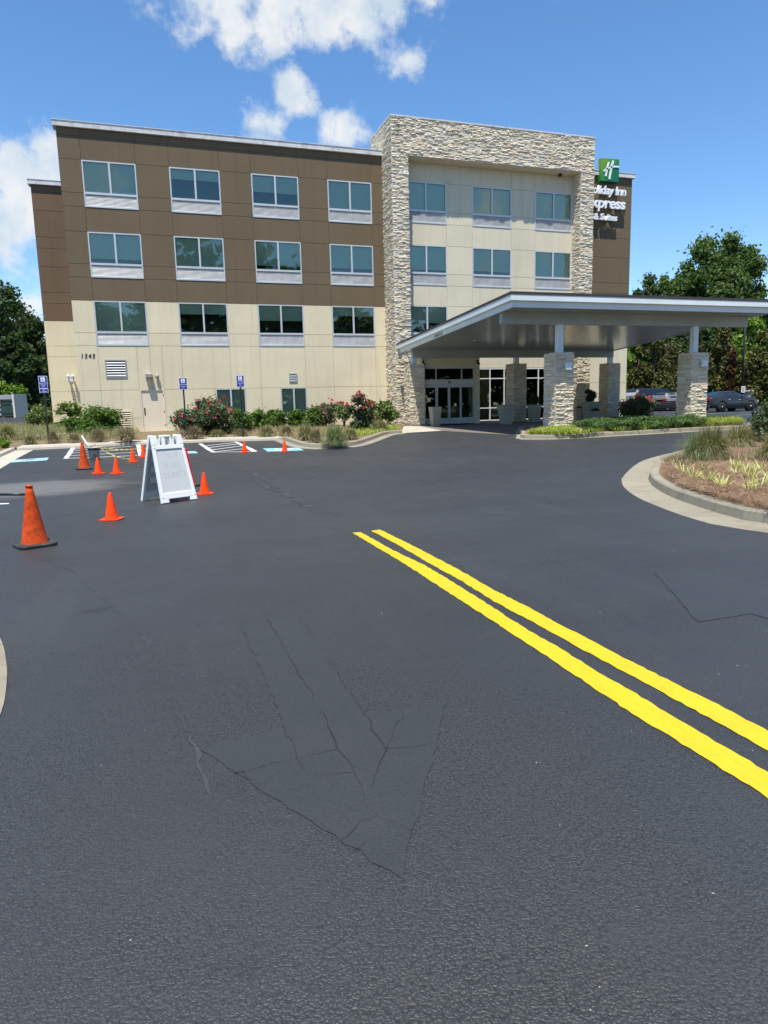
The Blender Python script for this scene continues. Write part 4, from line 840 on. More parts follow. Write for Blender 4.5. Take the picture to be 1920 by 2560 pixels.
# folding white board
AX,AY=2.53,-23.876
def a_board():
    z=gz(AX,AY,.004); o=empty('folding_sign_board',(AX,AY,z),.52,'white plastic folding board with faint hand writing standing on the asphalt','sign board')
    H=1.10; wb=.64; lean=.235
    def leaf(sgn,name):
        mb=MB(); w0,w1=wb/2,.27; t=.03
        # outline tapers towards the top; two shoulders and a central carry handle
        def q(x,zv): k=w0+(w1-w0)*zv/H; return x*k
        def slab(x0,x1,z0,z1,y0=-t,y1=t):
            mb.add([(q(x0,z0),y0,z0),(q(x1,z0),y0,z0),(q(x1,z1),y0,z1),(q(x0,z1),y0,z1),(q(x0,z0),y1,z0),(q(x1,z0),y1,z0),(q(x1,z1),y1,z1),(q(x0,z1),y1,z1)],[(0,1,2,3),(5,4,7,6),(4,0,3,7),(1,5,6,2),(3,2,6,7),(4,5,1,0)])
        slab(-1,-.84,.0,H-.16); slab(.84,1,.0,H-.16); slab(-.84,.84,.06,.16); slab(-.84,.84,H-.23,H-.16); slab(-.84,-.6,0,.06); slab(.6,.84,0,.06)
        slab(-1,-.66,H-.16,H); slab(.66,1,H-.16,H); slab(-.28,-.18,H-.16,H-.03); slab(.18,.28,H-.16,H-.03); slab(-.28,.28,H-.03,H)
        m=mb.mesh(name,'white_plastic',.006); p=link(name,m,o); 
        fm=MB(); fm.add([(q(-.84,.16),-t*.5,.16),(q(.84,.16),-t*.5,.16),(q(.84,H-.23),-t*.5,H-.23),(q(-.84,H-.23),-t*.5,H-.23),(q(-.84,.16),t*.35,.16),(q(.84,.16),t*.35,.16),(q(.84,H-.23),t*.35,H-.23),(q(-.84,H-.23),t*.35,H-.23)],[(0,1,2,3),(7,6,5,4),(0,4,5,1),(2,6,7,3),(0,3,7,4),(1,5,6,2)])
        fm.obj('board_face','board_face',p)
        for i,(zz,hh) in enumerate(((.3,.1),(.48,.1),(.66,.1))): MB().box(-.2,.2,t*.35,t*.35+.018,zz,zz+hh).obj('rib','white_plastic',p,bevel=.006)
        for sx in (-.92,.92):
            for zz in (.09,H-.2): MB().lathe([(0,-t-.006),(.010,-t-.005),(.012,-t+.001)],8,'y',c=(q(sx,zz),0,zz)).obj('rivet','marker_grey',p)
        if sgn<0: p.location=(0,-lean*1.35,0); p.rotation_euler=(-math.atan2(lean*1.28,H),0,0)
        else: p.location=(-.0,lean*1.35,0); p.rotation_euler=(math.atan2(lean*1.28,H),0,math.pi) ; p.rotation_euler=(Matrix.Rotation(math.pi,3,'Z')@Matrix.Rotation(-math.atan2(lean*1.28,H),3,'X')).to_euler()
        return p
    f=leaf(-1,'front_leaf'); leaf(1,'rear_leaf')
    mb=MB(); 
    def stroke(pts,w=.0045):
        P=[Vector(p) for p in pts]; l=offset_path(P,w); r=offset_path(P,-w); n=len(P); mb.add([(a.x,-.0165,a.y) for u,v_ in zip(l,r) for a in (u,v_)],[(2*i,2*i+1,2*i+3,2*i+2) for i in range(n-1)])
    def letters(s,x,z,h,dx):
        G_={'T':[[(0,1),(.7,1)],[(.35,1),(.35,0)]],'H':[[(0,0),(0,1)],[(.55,0),(.55,1)],[(0,.5),(.55,.52)]],'I':[[(.2,0),(.2,1)]],'S':[[(.6,.9),(.3,1),(.05,.8),(.3,.52),(.58,.3),(.35,.02),(.0,.12)]],'D':[[(0,0),(0,1),(.4,.85),(.55,.5),(.4,.1),(0,0)]],'E':[[(.5,1),(0,1),(0,0),(.52,0)],[(0,.5),(.4,.52)]],'C':[[(.6,.85),(.3,1),(.02,.6),(.1,.15),(.4,0),(.65,.15)]],'L':[[(0,1),(0,0),(.5,.02)]],'O':[[(.3,1),(.02,.6),(.2,.03),(.5,.2),(.55,.7),(.3,1)]]}
        for i,ch in enumerate(s):
            for st in G_[ch]: stroke([(x+i*dx+a*h*.75,z+b*h+random.uniform(-.003,.003)) for a,b in st])
    letters('THIS',-.115,.74,.07,.068); letters('SIDE',-.125,.575,.085,.073); letters('CLOSED',-.175,.405,.085,.07)
    mb.obj('hand_writing','faint_marker',f)
simple('faint_marker',(.455,.47,.47),.6)
a_board()
bk=empty('bucket',(0.627,-14.016,0),.2,'paint spattered grey bucket with a dark rim beside the orange cones','bucket'); bk.location.z=gz(bk.location.x,bk.location.y,.003)
MB().lathe([(0,0),(.135,0),(.16,.36),(.17,.365),(.17,.385),(.155,.38),(.13,.02),(0,.02)],24).obj('pail','bucket_grey',bk); MB().lathe([(.158,.30),(.168,.30),(.172,.372),(.160,.375)],24).obj('rim_band','rubber',bk)
stk=MB().tube([(.04,.02,.04),(-.30,.10,.72)],.022,8).obj('paint_stick','stick_white',None); stk.location=bk.location; props(stk,'white stick standing slanted in the grey bucket','stick')
def tape(pts,lab):
    P=[Vector(p) for p in pts]; Q=[]
    for a,b in zip(P,P[1:]):
        for j in range(14):
            t=j/14; q=a.lerp(b,t); q.z-=.10*4*t*(1-t); Q.append(q)
    Q.append(P[-1]); root=empty('caution_tape',P[0],0,lab,'tape')
    Y=MB(); K=MB()
    for i in range(len(Q)-1):
        a,b=Q[i],Q[i+1]; tw=.5*math.sin(i*.7)
        w=Vector((math.sin(tw)*.010,math.cos(tw)*.006,.013)); Y.add([a-w-P[0],b-w-P[0],b+w-P[0],a+w-P[0]],[(0,1,2,3)])
    Y.obj('tape_band','tape_yellow',root)
def at(x,y,h): return (x,y,gz(x,y,h))
tape([at(0.609,-16.816,.70),at(0.661,-14.036,.46),at(1.695,-15.192,.08)],'yellow caution tape sagging from the large cone over the bucket to a small cone')
tape([at(0.661,-14.036,.44),at(1.968,-13.628,.30),at(2.675,-13.578,.3)],'second yellow caution tape, running level behind the white board')
hz=MB().tube([(-1.535,-21.124,0),(-0.816,-21.436,0),(-0.236,-21.738,0),(0.064,-21.895,0)],.022,8)
hz.v=[(a,b,c+gz(a,b,.022)) for a,b,c in hz.v]; props(hz.obj('hose','black_metal'),'black hose lying on the asphalt behind the worn cone','hose')
bl=MB(); bl.add([(*q,gz(*q,.006)) for q in [(-0.145,-22.892),(-0.006,-22.938),(0.028,-23.058),(-0.113,-23.06)]],[(0,1,2,3)]); props(bl.obj('paint_streak','paint_white'),kind='structure')
# loose grit on the near lane
gv=[];gf=[]
for i in range(420):
    a=random.uniform(.5,1) ; x=random.uniform(-2,9); y=-34.5+18*random.random()**1.6; z=gz(x,y,.001); r=random.uniform(.0012,.0028); an=random.uniform(0,6.28); e=random.uniform(1,2.6)
    b=len(gv); c,s=math.cos(an),math.sin(an)
    for dx,dy,dz in ((-e,-.6,0),(e,-.7,0),(e*.8,.7,0),(-e*.9,.6,0),(0,0,.9)): gv.append((x+(dx*c-dy*s)*r,y+(dx*s+dy*c)*r,z+dz*r))
    gf+=[(b,b+1,b+4),(b+1,b+2,b+4),(b+2,b+3,b+4),(b+3,b,b+4)]
simple('grit',(.40,.39,.36),.8,0,.3,30); props(MB().add(gv,gf).obj('grit','grit'),kind='stuff')
# ================================================================== POTS, BENCH
def pot(x,y,top,base,h,lab,plant=None,ph=.5,pw=.3):
    z=gz(x,y,.01); o=empty('planter_pot',(x,y,z),0,lab,'planter','square planters under the canopy'); k=math.sqrt(2)/2
    mb=MB(); mb.frustum(base*k,top*.9*k,0,h*.74); mb.obj('body','concrete_pot',o,bevel=.006); MB().frustum(top*.94*k,top*k,h*.74,h).obj('collar','concrete_pot',o,bevel=.006)
    MB().box(-top*.42,top*.42,-top*.42,top*.42,h-.02,h+.004).obj('soil','soil',o)
    return o,z+h
# ================================================================== FOLIAGE
def leaf_quads(n,lobes,size,rng,shell=.5,out=.6,up=.25,aspect=.5,vary=.5,soft=.45):
    L=np.array(lobes,float); w=L[:,3]*L[:,4]*L[:,5]; w=w**(2/3); idx=rng.choice(len(L),n,p=w/w.sum())
    d=rng.normal(size=(n,3)); d/=np.linalg.norm(d,axis=1,keepdims=True); r=shell+(1-shell)*rng.random(n)**.6; r=r*(1-soft)+soft*np.abs(rng.normal(size=n))*.85; r*=1+.12*rng.normal(size=n)
    c=L[idx,:3]+d*L[idx,3:6]*r[:,None]
    nm=d*out+rng.normal(size=(n,3))*.6+np.array([0,0,up]); nm/=np.linalg.norm(nm,axis=1,keepdims=True)
    t=np.cross(nm,rng.normal(size=(n,3))); t/=np.linalg.norm(t,axis=1,keepdims=True); s=np.cross(nm,t)
    a=size*(1+vary*(rng.random(n)-.5)*2); a=a[:,None]; b=a*aspect
    f=nm*a*.18
    V=np.stack([c-t*a,c-s*b+f,c+t*a,c+s*b+f],1).reshape(-1,3)
    Q=np.arange(4*n).reshape(n,4); return V,Q
def crown_lobes(rng,n,rx,ry,rz,zc,lr,fill=.75):
    out=[]
    for i in range(n):
        d=rng.normal(size=3); d/=np.linalg.norm(d); r=fill*rng.random()**.4
        p=d*np.array([rx,ry,rz])*r; k=lr*(.65+.7*rng.random()); out.append((p[0],p[1],zc+p[2],k*rx*1.0,k*ry*1.0,k*min(rx,rz)*.85))
    return out
def tree(name,x,y,H,R,mat,lab,group,seed,n=7000,leaf=.22,lobes=26,low=.28,trunk=.22,cat='tree',lr=.34,tm='trunk_bark',lim=5,base=None):
    rng=np.random.default_rng(seed); rr=random.Random(seed); z=gz(x,y) if base is None else base; H=H-z
    o=empty(name,(x,y,z),0,lab,cat,group); zc=H*(1+low)/2; rz=H*(1-low)/2
    lb=crown_lobes(rng,int(lobes*1.6),R,R,rz,zc,lr*.8,.84)
    V,Q=leaf_quads(int(n*1.5),lb,leaf,rng,shell=.3,aspect=.62,soft=.75); V=fit(V,2*R,H,low*.6); link('crown',npmesh('crown',V,Q,mat),o)
    mb=MB(); mb.tube([(0,0,-.3),(rr.uniform(-.1,.1),0,H*low*.8),(rr.uniform(-.2,.2),rr.uniform(-.2,.2),zc),(rr.uniform(-.3,.3),0,zc+rz*.6)],[trunk*1.25,trunk,trunk*.6,trunk*.15],8)
    for i in range(lim):
        q=lb[i]; mb.tube([(0,0,H*low*(.7+.1*i)),(q[0]*.5,q[1]*.5,(H*low+q[2])/2+.2),(q[0],q[1],q[2])],[trunk*.45,trunk*.3,trunk*.08],6)
    mb.obj('trunk',tm,o); return o
def conifer(x,y,H,R,mat,lab,group,seed,n=4500,leaf=.13,name='conifer_tree'):
    rng=np.random.default_rng(seed); z=gz(x,y); H=H-z; o=empty(name,(x,y,z),0,lab,'conifer',group); lb=[]
    for i in range(70):
        t=rng.random()**.8; zz=.15+t*(H*.97-.15); rad=R*(1-t)**.75*(.75+.4*rng.random())+.1; a=rng.random()*6.283; k=.16*R+.42*rad
        lb.append((math.cos(a)*rad*.72,math.sin(a)*rad*.72,zz,k*.62,k*.62,k*.95))
    V,Q=leaf_quads(n,lb,leaf,rng,shell=.6,up=.5,aspect=.4); V=fit(V,2*R,H,.01); link('crown',npmesh('crown',V,Q,mat),o)
    MB().tube([(0,0,-.2),(0,0,H*.5),(0,0,H*.95)],[.13,.09,.02],7).obj('trunk','trunk_bark',o); return o
def fit(V,w,h,low):
    for k in (0,1):
        a,b=np.percentile(V[:,k],(2,98)); V[:,k]=(V[:,k]-(a+b)/2)*w/(b-a)*(1 if k==0 else .85)
    a,b=np.percentile(V[:,2],(2,98.5)); V[:,2]=low*h+(V[:,2]-a)*(h*(1-low))/(b-a); V[:,2]=np.maximum(V[:,2],.01); return V
def shrub(x,y,w,h,mat,lab,seed,group='shrubs in the hotel bed',n=900,leaf=.055,name='shrub',lobes=14,stems=6,flowers=0,lr=.42,low=.08,base=None,aspect=.55,cat='shrub'):
    rng=np.random.default_rng(seed); rr=random.Random(seed); z=gz(x,y,.09) if base is None else base; o=empty(name,(x,y,z),0,lab,cat,group)
    zc=h*(1+low)/2; rz=h*(1-low)/2; lb=crown_lobes(rng,lobes,w/2,w/2*.9,rz,zc,lr,.72)
    V,Q=leaf_quads(int(n*2.9),lb,leaf*.78,rng,shell=.3,up=.35,aspect=aspect); V=fit(V,w,h,low); link('foliage',npmesh('foliage',V,Q,mat),o)
    mb=MB()
    for i in range(stems):
        q=lb[i%len(lb)]; mb.tube([(rr.uniform(-.06,.06),rr.uniform(-.06,.06),-.05),(q[0]*.5,q[1]*.5,q[2]*.55),(q[0],q[1],q[2])],[.014,.011,.005],5)
    mb.obj('stems','trunk_bark',o)
    if flowers:
        C=V.reshape(-1,4,3).mean(1); sc=C[:,2]/h*1.1-C[:,1]/w+np.abs(C[:,0])/w*.8+.25*rng.random(len(C)); cand=np.argsort(-sc)[:int(len(C)*.28)]
        fv=[];fq=[];b=0
        for i in range(flowers):
            p=C[rng.choice(cand)]*1.04; s=.04+.035*rng.random(); v,k=leaf_quads(9,[(p[0],p[1]-.03,p[2]+.02,s*1.3,s*1.3,s)],s*.8,rng,shell=.3,aspect=.8); fv.append(v); fq.append(k+b); b+=len(v)
        link('blossom',npmesh('blossom',np.concatenate(fv),np.concatenate(fq),'petal_red'),o)
    return o
def blades(n,R,h,rng,lean=1.0,width=.006,droop=.5,up=.0,seg=6,cx=None):
    az=rng.random(n)*6.283; ct=1-rng.random(n)*min(.97,lean*.95); st=np.sqrt(1-ct*ct); l=h*(.78+.34*rng.random(n)); r0=R*np.sqrt(rng.random(n))
    d=np.stack([np.cos(az)*st,np.sin(az)*st,ct],1); s=np.stack([-np.sin(az),np.cos(az),np.zeros(n)],1)
    b0=np.stack([np.cos(az)*r0,np.sin(az)*r0,np.zeros(n)],1)
    if cx is not None: b0=b0*0+cx
    V=[]; upb=np.array([0,0,1.0])
    for i in range(seg):
        t=i/(seg-1); k=.55*st*t*(1-t)+up*t
        p=b0+d*(l*t)[:,None]+upb*(l*(k-droop*st*max(0,t-.55)**2*1.6))[:,None]; w=width*(1-t)**.6+.0006
        V+=[p-s*w,p+s*w]
    V=np.stack(V,1); V[:,:,2]=np.maximum(V[:,:,2],0.0); k=2*seg
    q=np.concatenate([np.array([[2*i,2*i+1,2*i+3,2*i+2]]) for i in range(seg-1)]); Q=(np.arange(n)[:,None,None]*k+q[None]).reshape(-1,4)
    return V.reshape(-1,3),Q
def grass(x,y,w,h,mat,lab,seed,group='ornamental grasses in the hotel bed',n=420,width=.006,lean=1.0,base=None,tan=.0,name='ornamental_grass',cat='grass clump'):
    rng=np.random.default_rng(seed); z=gz(x,y,.09) if base is None else base; o=empty(name,(x,y,z),0,lab,cat,group)
    V,Q=blades(n,w*.16,max(h,w*.55),rng,lean,width); V[:,0]*=1; m=np.percentile(V[:,2],98.5); V[:,2]*=h/max(m,.01); k=np.percentile(np.hypot(V[:,0],V[:,1]),93); V[:,:2]*=(w/2)/k
    link('blades',npmesh('blades',V,Q,mat),o)
    if tan:
        V,Q=blades(int(n*tan),w*.12,h,rng,lean*1.15,width); V[:,2]*=.8*h/max(V[:,2].max(),.01); k=np.percentile(np.hypot(V[:,0],V[:,1]),93); V[:,:2]*=(w/2)/k; link('dry_blades',npmesh('dry_blades',V,Q,'blade_brown'),o)
    return o
# ---- shrubs and grasses in the hotel bed: x, y, width, height
shrub(-4.221,10.088,1.393,1.249,'leaf_loose','wide olive green shrub behind the left parking sign at the wing corner',11,n=1500,leaf=.06,stems=8)
shrub(-2.044,5.172,1.259,1.433,'leaf_loose','tall loose shrub with pale leaves at the left corner of the hotel',12,n=900,leaf=.065,stems=9,lr=.3)
shrub(-0.808,-2.433,1.03,0.746,'leaf_shrub','low bright green glossy shrub in front of the hotel corner',13,n=1300,leaf=.06)
shrub(-0.019,-0.618,1.398,1.152,'leaf_shrub','tallest dense glossy green shrub beside the low louvred vent',14,n=1900,leaf=.062,lobes=18)
shrub(4.377,-4.705,2.11,1.43,'leaf_rose','very large rose bush with red flowers beside the middle parking sign',15,n=3600,leaf=.05,flowers=46,lobes=24,lr=.32,name='rose_bush',cat='rose bush',group='red rose bushes',stems=12)
shrub(3.691,-1.309,0.556,0.882,'leaf_loose','small yellow green shrub peeping out left of the largest rose bush',16,n=420,leaf=.055)
shrub(6.097,-3.228,0.946,0.946,'leaf_shrub','round green shrub under the left ground floor window by the parking sign post',17,n=1100,leaf=.055)
shrub(7.079,-2.094,0.813,0.89,'leaf_shrub','narrow upright green shrub between the two ground floor windows, left one',18,n=760,leaf=.055,lr=.34)
shrub(8.091,-1.202,0.821,0.841,'leaf_shrub','upright green shrub just left of the right ground floor window',19,n=820,leaf=.055,lr=.34)
shrub(9.16,-1.177,0.89,0.809,'leaf_shrub','dense green shrub under the right ground floor window',20,n=1100,leaf=.055)
shrub(9.812,-1.823,0.78,0.899,'leaf_shrub','green shrub just right of the right ground floor window',21,n=950,leaf=.055)
shrub(10.503,-1.457,1.544,1.097,'leaf_rose','thin pink and red rose bush between green shrubs',22,n=900,leaf=.048,flowers=20,name='rose_bush',cat='rose bush',group='red rose bushes',lr=.3)
shrub(10.676,-4.653,0.558,1.06,'leaf_loose','open shrub on bare brown stems between two rose bushes',23,n=420,leaf=.055,stems=12,low=.45)
shrub(10.791,-7.178,0.982,1.481,'leaf_rose','tall upright rose bush with red flowers near the stone entrance frame',24,n=1900,leaf=.048,flowers=26,name='rose_bush',cat='rose bush',group='red rose bushes',lr=.32,stems=10)
shrub(12.464,-3.844,0.716,1.18,'leaf_loose','loose grey green shrub right of the tallest rose bush',25,n=700,leaf=.06,stems=9,lr=.3,low=.3)
shrub(12.677,-5.178,0.821,1.157,'leaf_loose','loose grey green shrub beside the stone entrance frame',26,n=760,leaf=.06,stems=9,lr=.3,low=.3)
shrub(18.185,-21.28,1.157,1.146,'leaf_rose','large twiggy grey green shrub at the far right of the front island',27,n=3600,leaf=.04,group='shrubs on the front island',lobes=22,lr=.32,stems=16)
shrub(25.819,-5.295,0.922,0.943,'leaf_rose','left half of the orange red rose shrubs in front of the parked van',28,n=1500,leaf=.05,flowers=9,name='rose_bush',cat='rose bush',group='red rose bushes')
shrub(27.034,-4.955,0.961,1.068,'leaf_rose','rose shrub covered in red flowers beside the silver hatchback',29,n=1500,leaf=.05,flowers=24,name='rose_bush',cat='rose bush',group='red rose bushes')
GR=[((-3.51,-3.566,0.932,0.599),'blade_olive','large drooping olive grass clump at the far left of the bed'),((-2.176,-6.857,0.513,0.317),'blade_olive','small olive grass clump left of the left parking sign post'),((-1.346,-6.899,0.517,0.471),'blade_brown','brown grass clump just right of the left parking sign post'),((-0.613,-7.098,0.548,0.366),'blade_brown','small brown grass clump behind the grey bucket'),
 ((0.254,-7.151,0.768,0.522),'blade_brown','rounded brown grass clump in front of the tallest glossy shrub'),((1.285,-7.75,1.004,0.578),'blade_brown','wide brown grass clump left of the door walk'),((3.778,-7.318,0.922,0.509),'blade_brown','wind swept tan grass clump at the foot of the largest rose bush'),((4.751,-6.34,0.747,0.299),'blade_olive','low olive grass clump right of the largest rose bush'),
 ((5.7,-6.639,0.648,0.299),'blade_brown','pinkish brown low grass clump at the right parking sign post'),((6.636,-7.513,0.815,0.456),'blade_olive','dark olive grass clump between the ground floor windows'),((7.482,-7.329,0.613,0.397),'blade_brown','brown grass clump under the right ground floor window'),((7.641,-10.381,0.775,0.596),'blade_olive','broad olive grass clump at the left end of the curved bed'),
 ((7.551,-12.54,0.603,0.521),'blade_brown','short brown grass tuft at the front of the curved bed'),((7.948,-13.698,1.025,0.657),'blade_green','tall fresh green grass clump at the tip of the curved bed'),((11.366,-7.863,0.966,0.475),'blade_olive','olive grass clump below the loose grey green shrubs'),((9.112,-11.268,0.734,0.411),'blade_olive','low olive grass clump behind the green tip grass')]
for i,((x,y,w,h),m,l) in enumerate(GR): grass(x,y,w,h,m,l,100+i,n=950,width=.010)
# wild grass filling the left of the bed, and loose cover nobody could count
def scatter(name,poly,n,h,m,seed,width=.006,off=.09,lean=.7):
    rng=np.random.default_rng(seed); xs=[p[0] for p in poly]; ys=[p[1] for p in poly]; pts=[]
    while len(pts)<n:
        x=rng.uniform(min(xs),max(xs)); y=rng.uniform(min(ys),max(ys))
        if inpoly(x,y,poly): pts.append((x,y))
    P=np.array(pts); cx=np.column_stack([P,G(P[:,0],P[:,1])+off]); V,Q=blades(n,0,h,rng,lean,width,cx=None,seg=4)
    V=V.reshape(n,8,3); V+=cx[:,None,:]; return props(link(name,npmesh(name,V.reshape(-1,3),Q,m),None),kind='stuff')
wild=[(-4.164,-4.736),(-1.793,-5.174),(0.935,-5.557),(1.344,-0.697),(-0.781,2.616),(-4.69,12.991),(-8.522,14.021)]
scatter('meadow_grass',wild,7000,.42,'blade_olive',5,.008); scatter('meadow_grass',[(0.511,-1.831),(1.638,-1.905),(1.611,1.352),(-0.46,3.463),(-1.408,3.234)],700,.3,'blade_olive',78,.009); scatter('meadow_grass',wild,2600,.5,'blade_green',6,.008); scatter('meadow_grass',wild,2600,.4,'blade_brown',7,.008); scatter('meadow_grass',[(3.146,-5.083),(5.777,-5.556),(7.962,-5.959),(8.91,-0.962),(6.337,-0.685),(3.262,-0.906)],1500,.26,'blade_brown',77,.008)
scatter('meadow_grass',[(6.341,-6.434),(7.508,-10.704),(8.7,-11.941),(11.085,-4.486),(8.174,-1.684)],1500,.30,'blade_olive',8,.007)
scatter('lime_ground_cover',[(9.239,-10.397),(9.98,-9.874),(11.275,-8.695),(12.287,-7.822),(13.032,-4.887),(11.114,-5.723),(10.094,-7.395)],2600,.22,'blade_lime',9,.010)
isl=[(14.65,-14.354),(15.486,-15.156),(18.214,-14.765),(21.42,-14.018),(24.51,-13.945),(25.025,-13.438),(24.873,-11.647),(21.649,-13.865),(18.464,-14.662),(15.886,-15.269),(17.531,-13.045),(16.4,-13.184)]
scatter('lime_ground_cover',isl,9500,.24,'blade_lime',10,.011,.16,.5); scatter('lime_ground_cover',[(22.313,-13.976),(24.734,-13.925),(25.35,-12.909),(24.873,-11.647)],4200,.34,'blade_lime',12,.011,.16)
scatter('lime_ground_cover',[(23.193,-7.876),(25.164,-8.553),(27.244,-6.072),(25.215,-5.336)],1500,.2,'blade_lime',13,.011,.1)
# loose pine straw
def straw(poly,n,seed,off):
    rng=np.random.default_rng(seed); xs=[p[0] for p in poly]; ys=[p[1] for p in poly]; V=[];
    k=0; P=[]
    while len(P)<n:
        x=rng.uniform(min(xs),max(xs)); y=rng.uniform(min(ys),max(ys))
        if inpoly(x,y,poly): P.append((x,y))
    P=np.array(P); z=G(P[:,0],P[:,1])+off; a=rng.random(n)*6.283; l=.05+.09*rng.random(n); t=.35*(rng.random(n)-.3); w=.0025
    d=np.stack([np.cos(a)*l,np.sin(a)*l,t*l],1); s=np.stack([-np.sin(a)*w,np.cos(a)*w,np.zeros(n)],1); c=np.column_stack([P,z+.02*rng.random(n)])
    V=np.stack([c-d-s,c-d+s,c+d+s,c+d-s],1).reshape(-1,3); props(link('loose_straw',npmesh('loose_straw',V,np.arange(4*n).reshape(n,4),'straw_loose')),kind='stuff')
fgp=[tuple(p) for p in fg_in if p.x<19]+[(19,-30),(19,-24)]
straw([(11.704,-24.718),(10.52,-26.163),(9.679,-27.444),(9.205,-28.626),(8.956,-29.811),(11.787,-27.962),(17.918,-22.109),(14.106,-22.684)],22000,31,.215)
FT=[(11.052,-25.912),(10.807,-26.259),(10.637,-26.621),(10.405,-26.921),(11.354,-26.105),(10.332,-27.283),(10.276,-27.481),(10.03,-27.842),(9.989,-27.959),(12.207,-25.893),(11.985,-26.194),(12.053,-26.237),(11.361,-26.792),(11.859,-26.523),(11.062,-27.316),(11.074,-27.401),(11.869,-26.732),(12.044,-26.64),(11.966,-26.793),(10.016,-28.364),(10.094,-28.407),(10.452,-28.153),(10.806,-27.936),(11.314,-27.467)]
FL=['striped grass tuft nearest the curved kerb tip','striped tuft close behind the tuft at the kerb tip','striped tuft inside the kerb, third along from the tip','striped tuft touching the third one from the kerb tip','lone striped tuft just below the largest fountain grass','thin striped tuft between the kerb and the lone tuft','striped tuft left of a pair near the middle of the bed edge','left one of the pair of striped tufts nearest the bed edge','right one of the pair of striped tufts nearest the bed edge','tall striped tuft below the second fountain grass','striped tuft touching the tall one below the second fountain grass','striped tuft in the back row, middle','short striped tuft in front of the tall one','striped tuft right of the short one in the second row','striped tuft in the middle of the second row','striped tuft at the right of the second row','striped tuft in the back row, right part','striped tuft touching its twin in the back row, right part','striped tuft at the right end of the back row','striped tuft standing lowest in the front row, left one','striped tuft standing lowest in the front row, middle one','striped tuft right of the lowest front row','striped tuft cut by the right edge of the picture, lower one','striped tuft cut by the right edge of the picture, upper one']
for i,(x,y) in enumerate(FT):
    rng=np.random.default_rng(500+i); z=gz(x,y,.20); o=empty('liriope_tuft',(x,y,z),0,FL[i],'grass tuft','striped tufts on the front island')
    V,Q=blades(17,.05,.17+.10*rng.random(),rng,.60,.007,.3); link('blades',npmesh('blades',V,Q,'blade_variegated'),o)
def big_grass(bb,lab,seed,n=1500,hf=1.0):
    x,y,w,h=bb; o=grass(x,y,w,h*hf,'blade_olive',lab,seed,'fountain grasses on the front island',n=int(n*1.5),width=.006,lean=1.1,base=gz(x,y,.17),tan=.45); return o
g1=big_grass((12.985,-24.527,0.947,0.68),'largest fountain grass clump at the near tip of the front island',201,1900)
x,y,w,h=12.792,-24.178,1.114,0.545
rng=np.random.default_rng(33); V,Q=blades(900,.10,.80,rng,.98,.0032,.9); V[:,0]=V[:,0]*.75-.30; V[:,1]*=.6; link('green_blades',npmesh('green_blades',V,Q,'blade_green'),g1,loc=(-.05,0,0))
big_grass((16.088,-22.196,0.914,0.576),'second fountain grass clump behind the largest one on the front island',202,1300)
big_grass((13.651,-25.481,0.808,0.615),'greener fountain grass clump at the right edge of the front island',203,1100)
big_grass((18.803,-21.338,1.089,0.654),'fountain grass clump beyond the dark shrub on the front island',204,800)
scatter('dry_grass',[(12.107,-24.126),(11.509,-25.37),(12.175,-25.039),(12.802,-23.904)],500,.16,'blade_brown',91,.005,.2,.9)
scatter('dry_grass',[(13.003,-25.081),(12.396,-26.556),(15.031,-24.735),(15.649,-23.023)],900,.2,'blade_brown',92,.005,.2,.9)
# junipers on the canopy island
JN=[(17.403,-14.173,1.02,0.408),(18.233,-14.166,1.031,0.412),(18.912,-14.309,0.886,0.458),(19.902,-14.127,0.978,0.451),(20.933,-13.937,1.073,0.445),(22.066,-13.776,1.172,0.437)]
JL=['first low juniper on the canopy island right of the left front pier','second low juniper along the canopy island kerb','low juniper in front of the rear rose shrubs','low dark juniper in front of the small white ground sign','low juniper in front of the black bench','low juniper at the foot of the pier beside the bench']
for i,((x,y,w,h),l) in enumerate(zip(JN,JL)): shrub(x,y,w*1.05,max(.42,h*.85),'leaf_juniper',l,300+i,'junipers on the canopy island',n=1500,leaf=.035,name='juniper_shrub',lobes=18,lr=.3,stems=5,aspect=.3,base=gz(x,y,.16))
# planters
P_=[(15.28,-4.55,.50,.34,.93,'tall tapered beige planter left of the sliding doors',None),(18.71,-5.32,.68,.42,.95,'large empty tapered beige planter right of the sliding doors',None),(21.05,-4.02,.56,.44,.90,'tall square planter with a round clipped bush beside the shaded lobby pier','ball'),(21.62,-4.35,.36,.28,.45,'small low planter beside the tall one with a clipped bush','tuft'),(25.2,-2.1,.50,.36,.62,'squat pale planter in front of the right leg of the stone frame','tuft'),(24.46,-4.0,.72,.46,.98,'large tapered planter with a dark pointed conifer','cone'),(24.28,-4.66,.46,.34,.50,'small square planter in front of the pointed conifer planter','tuft')]
for i,(x,y,t,b_,h,l,pl_) in enumerate(P_):
    o,zt=pot(x,y,t,b_,h,l)
    if pl_=='ball': shrub(x,y,.44,.52,'leaf_dark','round clipped dark bush growing in the tall planter by the lobby pier',400+i,'planter plants',n=1200,leaf=.03,base=zt-.02,lobes=12,name='potted_bush',lr=.5,stems=2,low=0)
    if pl_=='cone': 
        for k in range(1): shrub(x,y,.46,.62,'leaf_dark','dark pointed conifer growing in the large tapered planter',400+i,'planter plants',n=1300,leaf=.035,base=zt-.02,lobes=14,name='potted_conifer',lr=.34,stems=2,low=0)
    if pl_=='tuft': shrub(x,y,t*.8,.16,'leaf_dark',['','','','small dark plant in the low planter beside the clipped bush','small dark plant in the squat pale planter','','flat dark plant in the small square planter'][i],400+i,'planter plants',n=260,leaf=.035,base=zt-.03,lobes=6,name='potted_plant',stems=2,low=0)
props(link('door_mat',MB().box(-1.0,1.0,-.45,.45,0,.012).mesh('door_mat','rubber'),loc=(16.9,-3.7,gz(16.9,-3.7,.012))),'dark door mat in front of the sliding doors','mat')
